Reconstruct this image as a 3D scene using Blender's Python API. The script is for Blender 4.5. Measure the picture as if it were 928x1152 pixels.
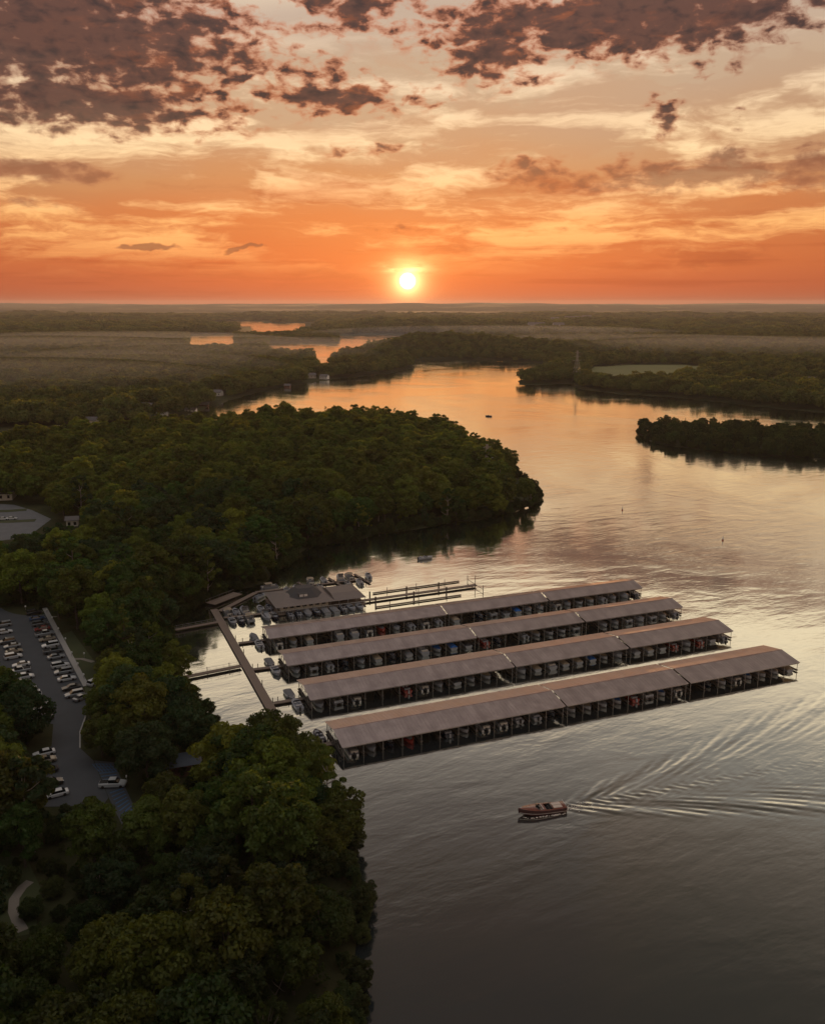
import bpy, math, random
import numpy as np
from mathutils import Vector, Matrix

# ------------------------------------------------------------------ camera, sky, sun, exposure
for o in list(bpy.data.objects): bpy.data.objects.remove(o)
SC = bpy.context.scene
COL = SC.collection
R = math.radians
FPX, HCAM = 1010.0, 100.0
PITCH = math.atan(234 / FPX)
cd = bpy.data.cameras.new('camera'); cam = bpy.data.objects.new('camera', cd); COL.objects.link(cam)
cd.sensor_fit = 'HORIZONTAL'; cd.sensor_width = 36; cd.lens = 36 * FPX / 928
cd.clip_start = 1; cd.clip_end = 90000
cam.location = (0, 0, HCAM); cam.rotation_euler = (R(90) - PITCH, 0, 0)
SC.camera = cam
SC.view_settings.view_transform = 'Standard'; SC.view_settings.look = 'None'
SC.view_settings.exposure = 0.18; SC.view_settings.gamma = 1
try: SC.view_settings.use_curve_mapping = False
except Exception: pass
SC.render.engine = 'CYCLES'
SC.cycles.use_denoising = True
SC.cycles.max_bounces = 6; SC.cycles.diffuse_bounces = 2; SC.cycles.glossy_bounces = 3
SC.cycles.transmission_bounces = 3; SC.cycles.volume_bounces = 1; SC.cycles.transparent_max_bounces = 8
SC.cycles.sample_clamp_indirect = 4
SC.render.threads_mode = 'AUTO'

SUN_EL, SUN_AZ = 1.4, -0.3          # degrees, azimuth clockwise from +Y
sd = bpy.data.lights.new('sun', 'SUN'); sun = bpy.data.objects.new('sun', sd); COL.objects.link(sun)
sd.energy = 5.0; sd.angle = R(0.6); sd.color = (1.0, 0.50, 0.20)
sun.rotation_euler = (-(R(90) - R(3.4)), 0, R(0.3))   # refracted light reaches the ground a little steeper than the disc
sun.rotation_euler = Vector((-math.sin(R(SUN_AZ)) * 1, -math.cos(R(SUN_AZ)), -math.tan(R(SUN_EL)))).to_track_quat('-Z', 'Y').to_euler()
sun['kind'] = 'structure'


class NB:
    """tiny helper to write node maths"""
    def __init__(s, nt): s.nt = nt
    def node(s, t, **kw):
        n = s.nt.nodes.new(t)
        for k, v in kw.items(): setattr(n, k, v)
        return n
    def put(s, sock, v):
        if v is None: return
        if isinstance(v, bpy.types.NodeSocket): s.nt.links.new(v, sock)
        elif isinstance(v, (tuple, list)) and len(v) == 3 and len(getattr(sock, 'default_value', (0,) * 3)) == 4: sock.default_value = (*v, 1)
        else: sock.default_value = v
    def m(s, op, a, b=None, c=None, clamp=False):
        n = s.node('ShaderNodeMath', operation=op, use_clamp=clamp)
        for i, v in enumerate((a, b, c)): s.put(n.inputs[i], v)
        return n.outputs[0]
    def vm(s, op, a, b=None, out=0):
        n = s.node('ShaderNodeVectorMath', operation=op)
        s.put(n.inputs[0], a); s.put(n.inputs[1], b)
        return n.outputs[out]
    def mix(s, f, a, b, mode='MIX'):
        n = s.node('ShaderNodeMix', data_type='RGBA', blend_type=mode)
        s.put(n.inputs[0], f); s.put(n.inputs[6], a); s.put(n.inputs[7], b)
        return n.outputs[2]
    def xyz(s, x, y, z=0.0):
        n = s.node('ShaderNodeCombineXYZ')
        for i, v in enumerate((x, y, z)): s.put(n.inputs[i], v)
        return n.outputs[0]
    def sm(s, v, lo, hi, a=0.0, b=1.0):
        n = s.node('ShaderNodeMapRange', interpolation_type='SMOOTHSTEP')
        for i, q in enumerate((v, lo, hi, a, b)): s.put(n.inputs[i], q)
        return n.outputs[0]
    def lin(s, v, lo, hi, a=0.0, b=1.0):
        n = s.node('ShaderNodeMapRange')
        for i, q in enumerate((v, lo, hi, a, b)): s.put(n.inputs[i], q)
        return n.outputs[0]
    def noise(s, vec, scale, detail=4, rough=0.5, dist=0.0, col=False):
        n = s.node('ShaderNodeTexNoise')
        s.put(n.inputs['Vector'], vec); n.inputs['Scale'].default_value = scale
        n.inputs['Detail'].default_value = detail; n.inputs['Roughness'].default_value = rough
        n.inputs['Distortion'].default_value = dist
        return n.outputs[1] if col else n.outputs[0]
    def ramp(s, v, stops):
        n = s.node('ShaderNodeValToRGB'); cr = n.color_ramp
        while len(cr.elements) < len(stops): cr.elements.new(0.5)
        for e, (p, c) in zip(cr.elements, stops): e.position = p; e.color = (*c, 1)
        s.put(n.inputs[0], v)
        return n.outputs[0]


def build_world():
    w = bpy.data.worlds.new('World'); SC.world = w; w.use_nodes = True
    nt = w.node_tree; nt.nodes.clear(); b = NB(nt); m = b.m
    d = b.vm('NORMALIZE', b.node('ShaderNodeTexCoord').outputs['Generated'])
    sp = b.node('ShaderNodeSeparateXYZ'); b.put(sp.inputs[0], d); x, y, z = sp.outputs
    el = m('MULTIPLY', m('ARCSINE', z), 57.2958)
    az = m('MULTIPLY', m('ARCTAN2', x, y), 57.2958)
    ae = b.xyz(az, m('MULTIPLY', el, 1.0))
    # slow warp so that no band is ruler straight
    wn = b.noise(b.xyz(m('MULTIPLY', az, 0.06), m('MULTIPLY', el, 0.2), 3.0), 1.0, 3, col=True)
    ws = b.node('ShaderNodeSeparateXYZ'); b.put(ws.inputs[0], wn)
    elw = m('ADD', el, m('MULTIPLY', m('SUBTRACT', ws.outputs[1], 0.5), m('MULTIPLY', b.sm(el, 0.5, 6), 5.0)))
    t = m('DIVIDE', m('MINIMUM', elw, b.m('ADD', el, 3.0)), 90.0, clamp=True)
    base = b.ramp(t, [(0.0, (.33, .042, .020)), (1.2/90, (.47, .066, .021)), (2.6/90, (.58, .115, .028)), (4.6/90, (.60, .16, .042)),
                      (7/90, (.54, .23, .09)), (9.5/90, (.50, .29, .16)), (12.5/90, (.46, .32, .22)), (16/90, (.44, .33, .265)),
                      (19.5/90, (.92, .75, .54)), (23/90, (.68, .56, .44)), (27/90, (.24, .24, .245)), (32/90, (.085, .103, .122)),
                      (38/90, (.017, .034, .050)), (46/90, (.05, .068, .085)), (58/90, (.44, .45, .45)), (1.0, (.62, .63, .63))])
    aaz = m('ABSOLUTE', m('ADD', az, 0.3))
    side = m('MULTIPLY', b.sm(aaz, 2, 30), b.sm(el, 16, 6))
    base = b.mix(m('MULTIPLY', side, 0.55), base, b.mix(1.0, base, (.62, .52, .55), 'MULTIPLY'))
    # warmer to the right of the boat high up (mirrored in the near water)
    hi = m('MULTIPLY', b.sm(el, 27, 33), b.sm(az, 11, 15))
    base = b.mix(m('MULTIPLY', hi, m('MULTIPLY', b.sm(az, 90, 40), 1.0)), base, b.mix(1.0, base, (1.55, 1.15, .95), 'MULTIPLY'))
    # ---- bright cirrus streaks
    wv = b.vm('SCALE', b.noise(b.xyz(m('MULTIPLY', az, .12), m('MULTIPLY', el, .3), 9.0), 1.0, 4, .6, col=True)); 
    wv.node.inputs['Scale'].default_value = 1.15
    c1 = b.noise(b.vm('ADD', b.xyz(m('MULTIPLY', az, .10), m('MULTIPLY', el, .62), 0.0), wv), 1.0, 7, .60, 0.15)
    cm = m('MULTIPLY', b.sm(el, 1.2, 4.5), b.sm(el, 17, 11))
    cf = m('MULTIPLY', b.sm(c1, .44, .64), cm)
    warm = b.ramp(m('DIVIDE', el, 16.0, clamp=True), [(0, (.95, .38, .10)), (.3, (.98, .50, .17)), (.55, (.95, .68, .38)), (1, (.74, .60, .48))])
    base = b.mix(m('MULTIPLY', cf, .85), base, warm)
    # darker veils between them
    c2 = b.noise(b.vm('ADD', b.xyz(m('MULTIPLY', az, .07), m('MULTIPLY', el, .60), 20.0), wv), 1.0, 5, .55, 0.3)
    vf = m('MULTIPLY', b.sm(c2, .52, .72), m('MULTIPLY', b.sm(el, 0.2, 2.0), b.sm(el, 12, 8)))
    base = b.mix(m('MULTIPLY', vf, .75), base, b.mix(1.0, base, (.70, .46, .42), 'MULTIPLY'))
    c3 = b.noise(b.xyz(m('MULTIPLY', az, .10), m('MULTIPLY', el, 1.9), 40.0), 1.0, 4, .55, 0.2)
    base = b.mix(m('MULTIPLY', b.sm(c3, .5, .72), m('MULTIPLY', b.sm(el, 5.5, 3), .75)), base, b.mix(1.0, base, (.78, .50, .42), 'MULTIPLY'))
    # ---- sun glow and disc
    sv = Vector((math.sin(R(SUN_AZ)) * math.cos(R(SUN_EL)), math.cos(R(SUN_AZ)) * math.cos(R(SUN_EL)), math.sin(R(SUN_EL))))
    dx = m('SUBTRACT', az, SUN_AZ); dy = m('SUBTRACT', el, SUN_EL)
    dd = m('SQRT', m('ADD', m('MULTIPLY', dx, dx), m('MULTIPLY', dy, dy)))
    dw = m('SQRT', m('ADD', m('MULTIPLY', m('MULTIPLY', dx, .38), m('MULTIPLY', dx, .38)), m('MULTIPLY', dy, dy)))
    front = b.sm(y, 0.0, 0.2)
    def glow(dist, k, amp, colr):
        g = m('MULTIPLY', m('MULTIPLY', m('EXPONENT', m('MULTIPLY', dist, -1.0 / k)), amp), front)
        n = b.vm('SCALE', colr); b.put(n.node.inputs['Scale'], g); return n
    base = b.vm('ADD', base, glow(dd, .48, 5.0, (1.0, .62, .26)))
    base = b.vm('ADD', base, glow(dd, 1.3, .42, (1.0, .40, .07)))
    base = b.vm('ADD', base, glow(dw, 3.6, .26, (1.0, .24, .03)))
    # bright little cloud bank over the sun
    sb = b.noise(b.xyz(m('MULTIPLY', az, .45), m('MULTIPLY', el, 2.4), 7.0), 1.0, 5, .6, .5)
    sbm = m('MULTIPLY', m('EXPONENT', m('MULTIPLY', m('POWER', m('DIVIDE', m('ADD', az, .5), 2.0), 2.0), -1.0)),
            m('EXPONENT', m('MULTIPLY', m('POWER', m('DIVIDE', m('SUBTRACT', el, 2.15), .42), 2.0), -1.0)))
    base = b.vm('ADD', base, glow(m('MULTIPLY', m('SUBTRACT', 1.0, m('MULTIPLY', sbm, b.sm(sb, .34, .6))), 3.0), 1.0, 1.15, (1.0, .70, .28)))
    # ---- dark clouds
    blobs = [(-21, 14.2, 12.5, 3.8, .98), (-18.5, 10.9, 8.5, 1.6, .88), (-10.5, 13.0, 4.0, 2.2, .62), (-6, 12.2, 5, 1.6, .55), (-4.6, 11.7, 5.6, .95, .80), (13, 15.6, 11, 1.9, 1.1), (5.0, 14.6, 3.8, 2.3, .85),
             (-4.2, 16.4, 3.6, 1.5, .82), (1.5, 11.9, 1.6, .7, .5), (20, 16.4, 9, 1.6, .8), (17, 12.6, 2.5, .5, .50),
             (16, 7.3, 11, 1.15, .72), (7.2, 7.9, 3.4, .8, .58), (-21, 7.3, 5.2, .7, .62), (-15.9, 3.25, 1.5, .15, .8), (-9.7, 3.25, 1.3, .13, .8),
             (14.6, 10.4, .9, 1.3, .52), (18.6, 10.0, .6, .7, .48), (-3, 8.9, 5, .5, .40), (-24, 5.5, 5, .35, .45), (10, 17.5, 30, 1.5, .25), (3, 4.4, 9, .25, .42)]
    wa = b.vm('SCALE', b.vm('SUBTRACT', b.noise(b.vm('MULTIPLY', ae, (1, 1.6, 1)), .28, 4, .6, col=True), (.5, .5, .5)))
    wa.node.inputs['Scale'].default_value = 5.0
    aw = b.vm('ADD', ae, b.vm('MULTIPLY', wa, (1.0, .42, 0)))
    mask = None
    for (a0, e0, ra, re, wt) in blobs:
        v = b.vm('MULTIPLY', b.vm('SUBTRACT', aw, (a0, e0, 0)), (1 / ra, 1 / re, 0))
        q = b.vm('DOT_PRODUCT', v, v, out=1)
        g = m('MULTIPLY', m('EXPONENT', m('MULTIPLY', q, -.8)), wt)
        mask = g if mask is None else m('MAXIMUM', mask, g)
    cell = b.noise(b.vm('MULTIPLY', ae, (1, 1.9, 1)), .78, 5, .55, .25)
    bigc = b.noise(b.vm('MULTIPLY', ae, (1, 2.2, 1)), .20, 4, .55, .3)
    dens = m('ADD', m('ADD', m('SUBTRACT', mask, .33), m('MULTIPLY', m('SUBTRACT', cell, .5), b.lin(b.sm(el, 11, 6.5), 0, 1, 1.85, .95))), m('MULTIPLY', m('SUBTRACT', bigc, .5), .9))
    dens = m('MULTIPLY', dens, b.sm(mask, .12, .34))
    low = b.sm(el, 11, 6.5)
    alpha = m('MULTIPLY', b.sm(dens, -.08, .36), b.lin(low, 0, 1, .96, .74))
    thick = b.sm(dens, .04, .42)
    near = b.sm(aaz, 24, 6)
    lit = b.mix(near, (.30, .11, .062), (.55, .12, .030))
    dark = b.mix(b.sm(cell, .45, .72), (.105, .044, .034), (.036, .020, .022))
    dark = b.mix(low, dark, (.26, .088, .044))
    under = b.noise(b.vm('MULTIPLY', ae, (1, 2.6, 1)), .42, 5, .6, .4)
    dark = b.mix(m('MULTIPLY', m('MULTIPLY', b.sm(under, .52, .70), near), .42), dark, (.46, .115, .034))
    cc = b.mix(thick, lit, dark)
    base = b.mix(m('MULTIPLY', alpha, b.sm(el, .6, 1.4)), base, cc)
    disc = m('MULTIPLY', b.sm(dd, .52, .34), front)
    base = b.mix(disc, base, (9.0, 7.6, 5.0))
    below = b.sm(el, 0.0, -0.4)
    base = b.mix(below, base, (.16, .08, .055))
    # real atmosphere on top, very weak at dusk
    sky = b.node('ShaderNodeTexSky', sky_type='NISHITA'); sky.sun_disc = False
    sky.sun_elevation = R(SUN_EL); sky.sun_rotation = R(SUN_AZ)
    bg1 = b.node('ShaderNodeBackground'); b.put(bg1.inputs[0], base); bg1.inputs[1].default_value = 1.0
    bg2 = b.node('ShaderNodeBackground'); b.put(bg2.inputs[0], sky.outputs[0]); bg2.inputs[1].default_value = 0.003
    add = b.node('ShaderNodeAddShader'); nt.links.new(bg1.outputs[0], add.inputs[0]); nt.links.new(bg2.outputs[0], add.inputs[1])
    out = b.node('ShaderNodeOutputWorld'); nt.links.new(add.outputs[0], out.inputs[0])
    w.cycles.sampling_method = 'MANUAL'; w.cycles.sample_map_resolution = 1024


build_world()

# ------------------------------------------------------------------ helpers
rng = np.random.default_rng(7)
random.seed(7)
_s, _c = math.sin(PITCH), math.cos(PITCH)


def G(px, py, h=0.0):
    """where the line of sight through a pixel of the 928x1152 photograph meets the level h"""
    v = (py - 576) / FPX; z = (HCAM - h) / (_s + _c * v)
    return np.array([(px - 464) / FPX * z, z * (_c - v * _s)])


def proj(X, Y, Z):
    X, Y, Z = map(np.asarray, (X, Y, Z))
    dep = Y * _c + (HCAM - Z) * _s
    up = Y * _s - (HCAM - Z) * _c
    dep = np.maximum(dep, 1e-3)
    return 464 + FPX * X / dep, 576 - FPX * up / dep, dep


def inpoly(x, y, poly):
    x = np.asarray(x, float); y = np.asarray(y, float); r = np.zeros(x.shape, bool)
    n = len(poly); j = n - 1
    for i in range(n):
        xi, yi = poly[i]; xj, yj = poly[j]
        if yi != yj:
            c = ((yi > y) != (yj > y)) & (x < (xj - xi) * (y - yi) / (yj - yi) + xi)
            r ^= c
        j = i
    return r


def dist_edges(x, y, poly):
    x = np.asarray(x, float); y = np.asarray(y, float); best = np.full(x.shape, 1e9)
    n = len(poly)
    for i in range(n):
        ax, ay = poly[i]; bx, by = poly[(i + 1) % n]
        dx, dy = bx - ax, by - ay; L = dx * dx + dy * dy + 1e-9
        t = np.clip(((x - ax) * dx + (y - ay) * dy) / L, 0, 1)
        best = np.minimum(best, np.hypot(x - ax - t * dx, y - ay - t * dy))
    return best


def tag(o, label=None, cat=None, group=None, kind=None):
    if label: o['label'] = label
    if cat: o['category'] = cat
    if group: o['group'] = group
    if kind: o['kind'] = kind
    return o


def empty(name, loc, rz=0.0):
    o = bpy.data.objects.new(name, None); COL.objects.link(o)
    o.location = loc; o.rotation_euler = (0, 0, rz); o.empty_display_size = .5
    return o


def copy_tree(o, parent=None):
    c = o.copy(); COL.objects.link(c); c.parent = parent
    for ch in list(o.children): copy_tree(ch, c)
    return c


class MB:
    def __init__(s): s.v = []; s.f = []
    def add(s, vs, fs):
        n = len(s.v); s.v += [tuple(p) for p in vs]; s.f += [tuple(n + i for i in f) for f in fs]
        return s
    def box(s, x0, x1, y0, y1, z0, z1):
        return s.add([(x0, y0, z0), (x1, y0, z0), (x1, y1, z0), (x0, y1, z0), (x0, y0, z1), (x1, y0, z1), (x1, y1, z1), (x0, y1, z1)],
                     [(3, 2, 1, 0), (4, 5, 6, 7), (0, 1, 5, 4), (1, 2, 6, 5), (2, 3, 7, 6), (3, 0, 4, 7)])
    def bar(s, a, b, r=.05, n=4, r2=None):
        a = Vector(a); b = Vector(b); d = (b - a).normalized(); r2 = r if r2 is None else r2
        u = d.orthogonal().normalized(); w = d.cross(u)
        vs = [a + (u * math.cos(t) + w * math.sin(t)) * r for t in [2 * math.pi * (i + .5) / n for i in range(n)]]
        vs += [b + (u * math.cos(t) + w * math.sin(t)) * r2 for t in [2 * math.pi * (i + .5) / n for i in range(n)]]
        fs = [(i, (i + 1) % n, n + (i + 1) % n, n + i) for i in range(n)] + [tuple(range(n - 1, -1, -1)), tuple(range(n, 2 * n))]
        return s.add(vs, fs)
    def loft(s, rings, cap=True, closed=True):
        n = len(rings[0]); vs = [p for r in rings for p in r]; fs = []
        for k in range(len(rings) - 1):
            for i in range(n if closed else n - 1):
                j = (i + 1) % n
                fs.append((k * n + i, k * n + j, (k + 1) * n + j, (k + 1) * n + i))
        if cap: fs += [tuple(range(n - 1, -1, -1)), tuple((len(rings) - 1) * n + i for i in range(n))]
        return s.add(vs, fs)
    def mesh(s, name, mat, smooth=False):
        me = bpy.data.meshes.new(name); me.from_pydata(s.v, [], s.f); me.update()
        if mat: me.materials.append(mat)
        if smooth: me.polygons.foreach_set('use_smooth', [True] * len(me.polygons))
        return me
    def build(s, name, mat, parent=None, loc=None, rz=0, smooth=False):
        o = bpy.data.objects.new(name, s.mesh(name, mat, smooth)); COL.objects.link(o)
        if parent: o.parent = parent
        if loc is not None: o.location = loc; o.rotation_euler = (0, 0, rz)
        return o


def npmesh(name, V, F, mat=None, smooth=False):
    me = bpy.data.meshes.new(name); V = np.asarray(V, np.float32); F = np.asarray(F, np.int32)
    me.vertices.add(len(V)); me.vertices.foreach_set('co', V.ravel())
    k = F.shape[1]; me.loops.add(F.size); me.loops.foreach_set('vertex_index', F.ravel())
    me.polygons.add(len(F)); me.polygons.foreach_set('loop_start', np.arange(0, F.size, k, dtype=np.int32))
    me.update(calc_edges=True)
    if smooth: me.polygons.foreach_set('use_smooth', np.ones(len(F), bool))
    if mat: me.materials.append(mat)
    return me


def mat(name, col, rough=.6, metal=0.0, var=.15, scale=3.0, spec=.5, bump=0.0, coat=0.0):
    m = bpy.data.materials.new(name); m.use_nodes = True; nt = m.node_tree; b = NB(nt)
    p = nt.nodes['Principled BSDF']
    tc = b.node('ShaderNodeTexCoord').outputs['Object']
    n = b.noise(tc, scale, 5, .6)
    c = b.mix(n, tuple(v * (1 - var) for v in col), tuple(min(1, v * (1 + var)) for v in col))
    b.put(p.inputs['Base Color'], c); p.inputs['Roughness'].default_value = rough; p.inputs['Metallic'].default_value = metal
    p.inputs['Specular IOR Level'].default_value = spec
    if coat: p.inputs['Coat Weight'].default_value = coat
    if bump:
        bn = b.node('ShaderNodeBump'); bn.inputs['Strength'].default_value = bump; b.put(bn.inputs['Height'], n)
        nt.links.new(bn.outputs[0], p.inputs['Normal'])
    return m


M = {}
M['wood_deck'] = mat('wood_deck', (.20, .15, .12), .8, var=.3)
M['plank'] = mat('plank', (.26, .20, .16), .75, var=.35, scale=6)
M['under'] = mat('underside_shade', (.022, .019, .017), .9)  # near-black tone imitating the shade beneath the dock roofs, trusses included
M['dock_dark'] = mat('shaded_dock', (.07, .058, .05), .85, var=.35, scale=4)  # deck colour darkened to stand in for shade under the roofs
M['pile'] = mat('pile', (.08, .06, .05), .9)
M['steel_post'] = mat('steel_post', (.28, .26, .25), .5, .2)
M['white'] = mat('white_paint', (.62, .61, .60), .5, var=.06)
M['hull_white'] = mat('hull_white', (.23, .24, .27), .25, var=.06)
M['hull_dark'] = mat('hull_dark', (.02, .024, .04), .25)
M['hull_red'] = mat('hull_red', (.22, .025, .02), .25)
M['hull_grey'] = mat('hull_grey', (.25, .25, .27), .35)
M['alu'] = mat('pontoon_metal', (.42, .42, .44), .35, .7)
M['cover_blue'] = mat('cover_blue', (.015, .11, .38), .7)
M['cover_grey'] = mat('cover_grey', (.16, .16, .17), .8)
M['cover_tan'] = mat('cover_tan', (.30, .24, .17), .8)
M['cover_black'] = mat('cover_black', (.02, .02, .022), .7)
M['seat'] = mat('boat_seat', (.42, .38, .33), .6)
M['glass'] = mat('dark_glass', (.015, .018, .02), .08, var=.05, spec=.8)
M['rubber'] = mat('rubber', (.015, .015, .015), .85)
M['asphalt'] = mat('asphalt', (.055, .060, .068), .85, var=.25, scale=.25)
M['concrete'] = mat('concrete', (.34, .32, .30), .85, var=.15, scale=1)
M['line_paint'] = mat('line_paint', (.45, .47, .52), .7, var=.25)
M['line_blue'] = mat('line_blue', (.03, .10, .22), .7, var=.3)
M['lawn'] = mat('lawn', (.045, .055, .018), .95, var=.35, scale=.2)
M['meadow'] = mat('meadow_grass', (.15, .155, .055), .95, var=.25, scale=.02)
M['brick'] = mat('brick', (.13, .06, .045), .8)
M['siding'] = mat('siding', (.55, .52, .47), .7, var=.08)
M['shingle'] = mat('shingle', (.11, .10, .10), .75, var=.2)
M['shingle_dark'] = mat('shingle_dark', (.055, .052, .056), .75, var=.2)
M['pavilion_roof'] = mat('pavilion_roof', (.06, .075, .10), .7)
M['lamp_top'] = mat('lamp_globe', (.75, .74, .72), .4, var=.03)
M['galv'] = mat('galvanised', (.32, .31, .30), .5, .5)
M['amber'] = mat('tail_light', (.35, .03, .02), .3)
M['lampglass'] = mat('headlight', (.7, .7, .7), .15)
M['chrome'] = mat('chrome', (.6, .6, .6), .15, 1.0)
M['bark'] = mat('bark', (.085, .065, .05), .9, var=.4, scale=2)
M['bark_pale'] = mat('bark_pale', (.30, .26, .22), .9, var=.3, scale=2)
M['path'] = mat('path_paving', (.22, .19, .16), .9, var=.1)
CARCOL = {'white': (.60, .60, .60), 'silver': (.32, .33, .34), 'grey': (.12, .125, .13), 'black': (.015, .015, .018), 'blue': (.03, .06, .14),
          'red': (.20, .02, .018), 'tan': (.26, .21, .15)}
for k, v in CARCOL.items(): M['car_' + k] = mat('car_paint_' + k, v, .28, .3 if k in ('silver', 'grey') else 0, var=.04, coat=.6)


def roof_material():
    m = bpy.data.materials.new('standing_seam_roof'); m.use_nodes = True; nt = m.node_tree; b = NB(nt)
    p = nt.nodes['Principled BSDF']; tc = b.node('ShaderNodeTexCoord').outputs['Object']
    sp = b.node('ShaderNodeSeparateXYZ'); b.put(sp.inputs[0], tc)
    n1 = b.noise(tc, .35, 6, .65); n2 = b.noise(b.vm('MULTIPLY', tc, (3.0, .25, 1)), 1.0, 4, .6)
    panel = b.noise(b.xyz(b.m('FLOOR', b.m('DIVIDE', sp.outputs[0], .92)), 0, 0), 7.3, 0)
    f = b.m('ADD', b.m('MULTIPLY', n1, .45), b.m('ADD', b.m('MULTIPLY', n2, .35), b.m('MULTIPLY', panel, .24)))
    c = b.mix(b.sm(f, .36, .82), (.35, .305, .31), (.52, .46, .46))
    b.put(p.inputs['Base Color'], c); b.put(p.inputs['Roughness'], b.lin(n1, .3, .7, .28, .42)); p.inputs['Metallic'].default_value = .85
    bn = b.node('ShaderNodeBump'); bn.inputs['Strength'].default_value = .25; bn.inputs['Distance'].default_value = .05
    b.put(bn.inputs['Height'], n2); nt.links.new(bn.outputs[0], p.inputs['Normal'])
    return m


M['roof'] = roof_material()
M['store_roof'] = mat('brown_store_roof', (.17, .14, .13), .6, var=.2, scale=1.2)


def leaf_material(name, tint=(1, 1, 1), trans=.42):
    """leaf colour comes from the object's own colour, slightly different on every tree and every clump"""
    m = bpy.data.materials.new(name); m.use_nodes = True; nt = m.node_tree; nt.nodes.clear(); b = NB(nt)
    oi = b.node('ShaderNodeObjectInfo'); tc = b.node('ShaderNodeTexCoord').outputs['Object']
    n = b.noise(tc, .55, 3, .6)
    rnd = oi.outputs['Random']
    c = b.mix(1.0, oi.outputs['Color'], tint, 'MULTIPLY')
    v = b.m('ADD', b.lin(n, .3, .7, .62, 1.40), b.lin(rnd, 0, 1, -.36, .36))
    hs = b.node('ShaderNodeHueSaturation'); b.put(hs.inputs['Color'], c); b.put(hs.inputs['Value'], v)
    b.put(hs.inputs['Hue'], b.m('ADD', .5, b.m('MULTIPLY', b.m('SUBTRACT', b.m('FRACT', b.m('MULTIPLY', rnd, 7.13)), .5), .045)))
    df = b.node('ShaderNodeBsdfDiffuse'); tr = b.node('ShaderNodeBsdfTranslucent')
    b.put(df.inputs['Color'], hs.outputs[0]); b.put(tr.inputs['Color'], b.mix(1.0, hs.outputs[0], (1.35, 1.2, .45), 'MULTIPLY'))
    gl = b.node('ShaderNodeBsdfGlossy'); gl.inputs['Roughness'].default_value = .55; gl.inputs['Color'].default_value = (.5, .5, .45, 1)
    mx = b.node('ShaderNodeMixShader'); mx.inputs[0].default_value = trans
    nt.links.new(df.outputs[0], mx.inputs[1]); nt.links.new(tr.outputs[0], mx.inputs[2])
    m2 = b.node('ShaderNodeMixShader'); m2.inputs[0].default_value = .035
    nt.links.new(mx.outputs[0], m2.inputs[1]); nt.links.new(gl.outputs[0], m2.inputs[2])
    out = b.node('ShaderNodeOutputMaterial'); nt.links.new(m2.outputs[0], out.inputs[0])
    return m


M['leaf'] = leaf_material('leaves')
M['needle'] = leaf_material('needles', (.65, .75, .8), .15)

# ------------------------------------------------------------------ shorelines (photo points -> ground points)
def P(pts, h=0.0): return [tuple(G(x, y, h)) for x, y in pts]


LAND_A = P([(390, 1330), (393, 1160), (400, 1100), (402, 1040), (398, 985), (386, 932), (350, 892), (302, 862), (246, 833), (212, 795), (196, 750),
            (186, 716), (190, 700), (215, 685), (255, 668), (296, 655), (318, 640), (345, 618), (400, 607), (450, 598), (505, 589), (560, 581), (600, 569),
            (606, 562), (602, 550), (575, 530), (545, 517), (520, 503), (480, 491), (420, 487), (340, 486), (280, 489), (230, 492), (150, 498), (60, 506),
            (-100, 512), (-600, 520), (-1500, 540), (-1500, 1330)])
LAND_B = P([(-1500, 497), (-100, 491), (0, 489), (60, 486), (150, 479), (215, 466), (245, 454), (300, 439), (370, 427), (440, 419.5), (466, 413), (464, 409),
            (474, 404.5), (500, 404.5), (560, 406), (600, 408), (622, 411.5), (626, 414), (600, 424), (582, 428.5), (586, 432.5), (620, 432.5), (644, 431),
            (648, 437), (700, 443.5), (750, 446), (800, 451), (850, 457), (928, 464), (1100, 482), (1700, 540), (2600, 560), (2600, 344.2), (-1500, 344.2)])
ISLAND = P([(718, 489), (738, 499), (790, 506), (850, 512), (928, 516), (1040, 520), (1040, 494), (928, 491), (880, 489), (820, 485), (760, 483), (722, 485)])
LAKES = [P([(214, 376.2), (262, 375.2), (266, 394), (212, 394)]),
         P([(246, 361.2), (294, 360.8), (298, 367), (244, 367)]),
         P([(284, 363.8), (344, 362.8), (336, 375), (284, 378)]),
         P([(303, 385.5), (360, 384.5), (414, 388), (404, 398), (374, 402), (368, 416), (360, 417), (350, 402), (302, 399)]),
         P([(384, 377), (440, 376), (482, 376.8), (480, 390), (440, 391), (400, 389), (380, 386)])]


def signed(X, Y):
    a = inpoly(X, Y, LAND_A); bb = inpoly(X, Y, LAND_B); c = inpoly(X, Y, ISLAND)
    ins = a | bb | c
    dd = np.minimum(np.minimum(dist_edges(X, Y, LAND_A), dist_edges(X, Y, LAND_B)), dist_edges(X, Y, ISLAND))
    for L in LAKES:
        hh = inpoly(X, Y, L); ins &= ~hh; dd = np.minimum(dd, dist_edges(X, Y, L))
    return np.where(ins, dd, -dd)


def wav(X, Y, s, seed):
    r = np.random.default_rng(seed); o = np.zeros(np.shape(X))
    for k in range(7):
        a = r.uniform(0, 2 * math.pi); f = 2 * math.pi / s * r.uniform(.6, 1.7)
        o += np.sin((np.cos(a) * X + np.sin(a) * Y) * f + r.uniform(0, 6.3))
    return o / 7 * 1.6


def sst(x, a, b):
    t = np.clip((np.asarray(x, float) - a) / (b - a), 0, 1); return t * t * (3 - 2 * t)


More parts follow.
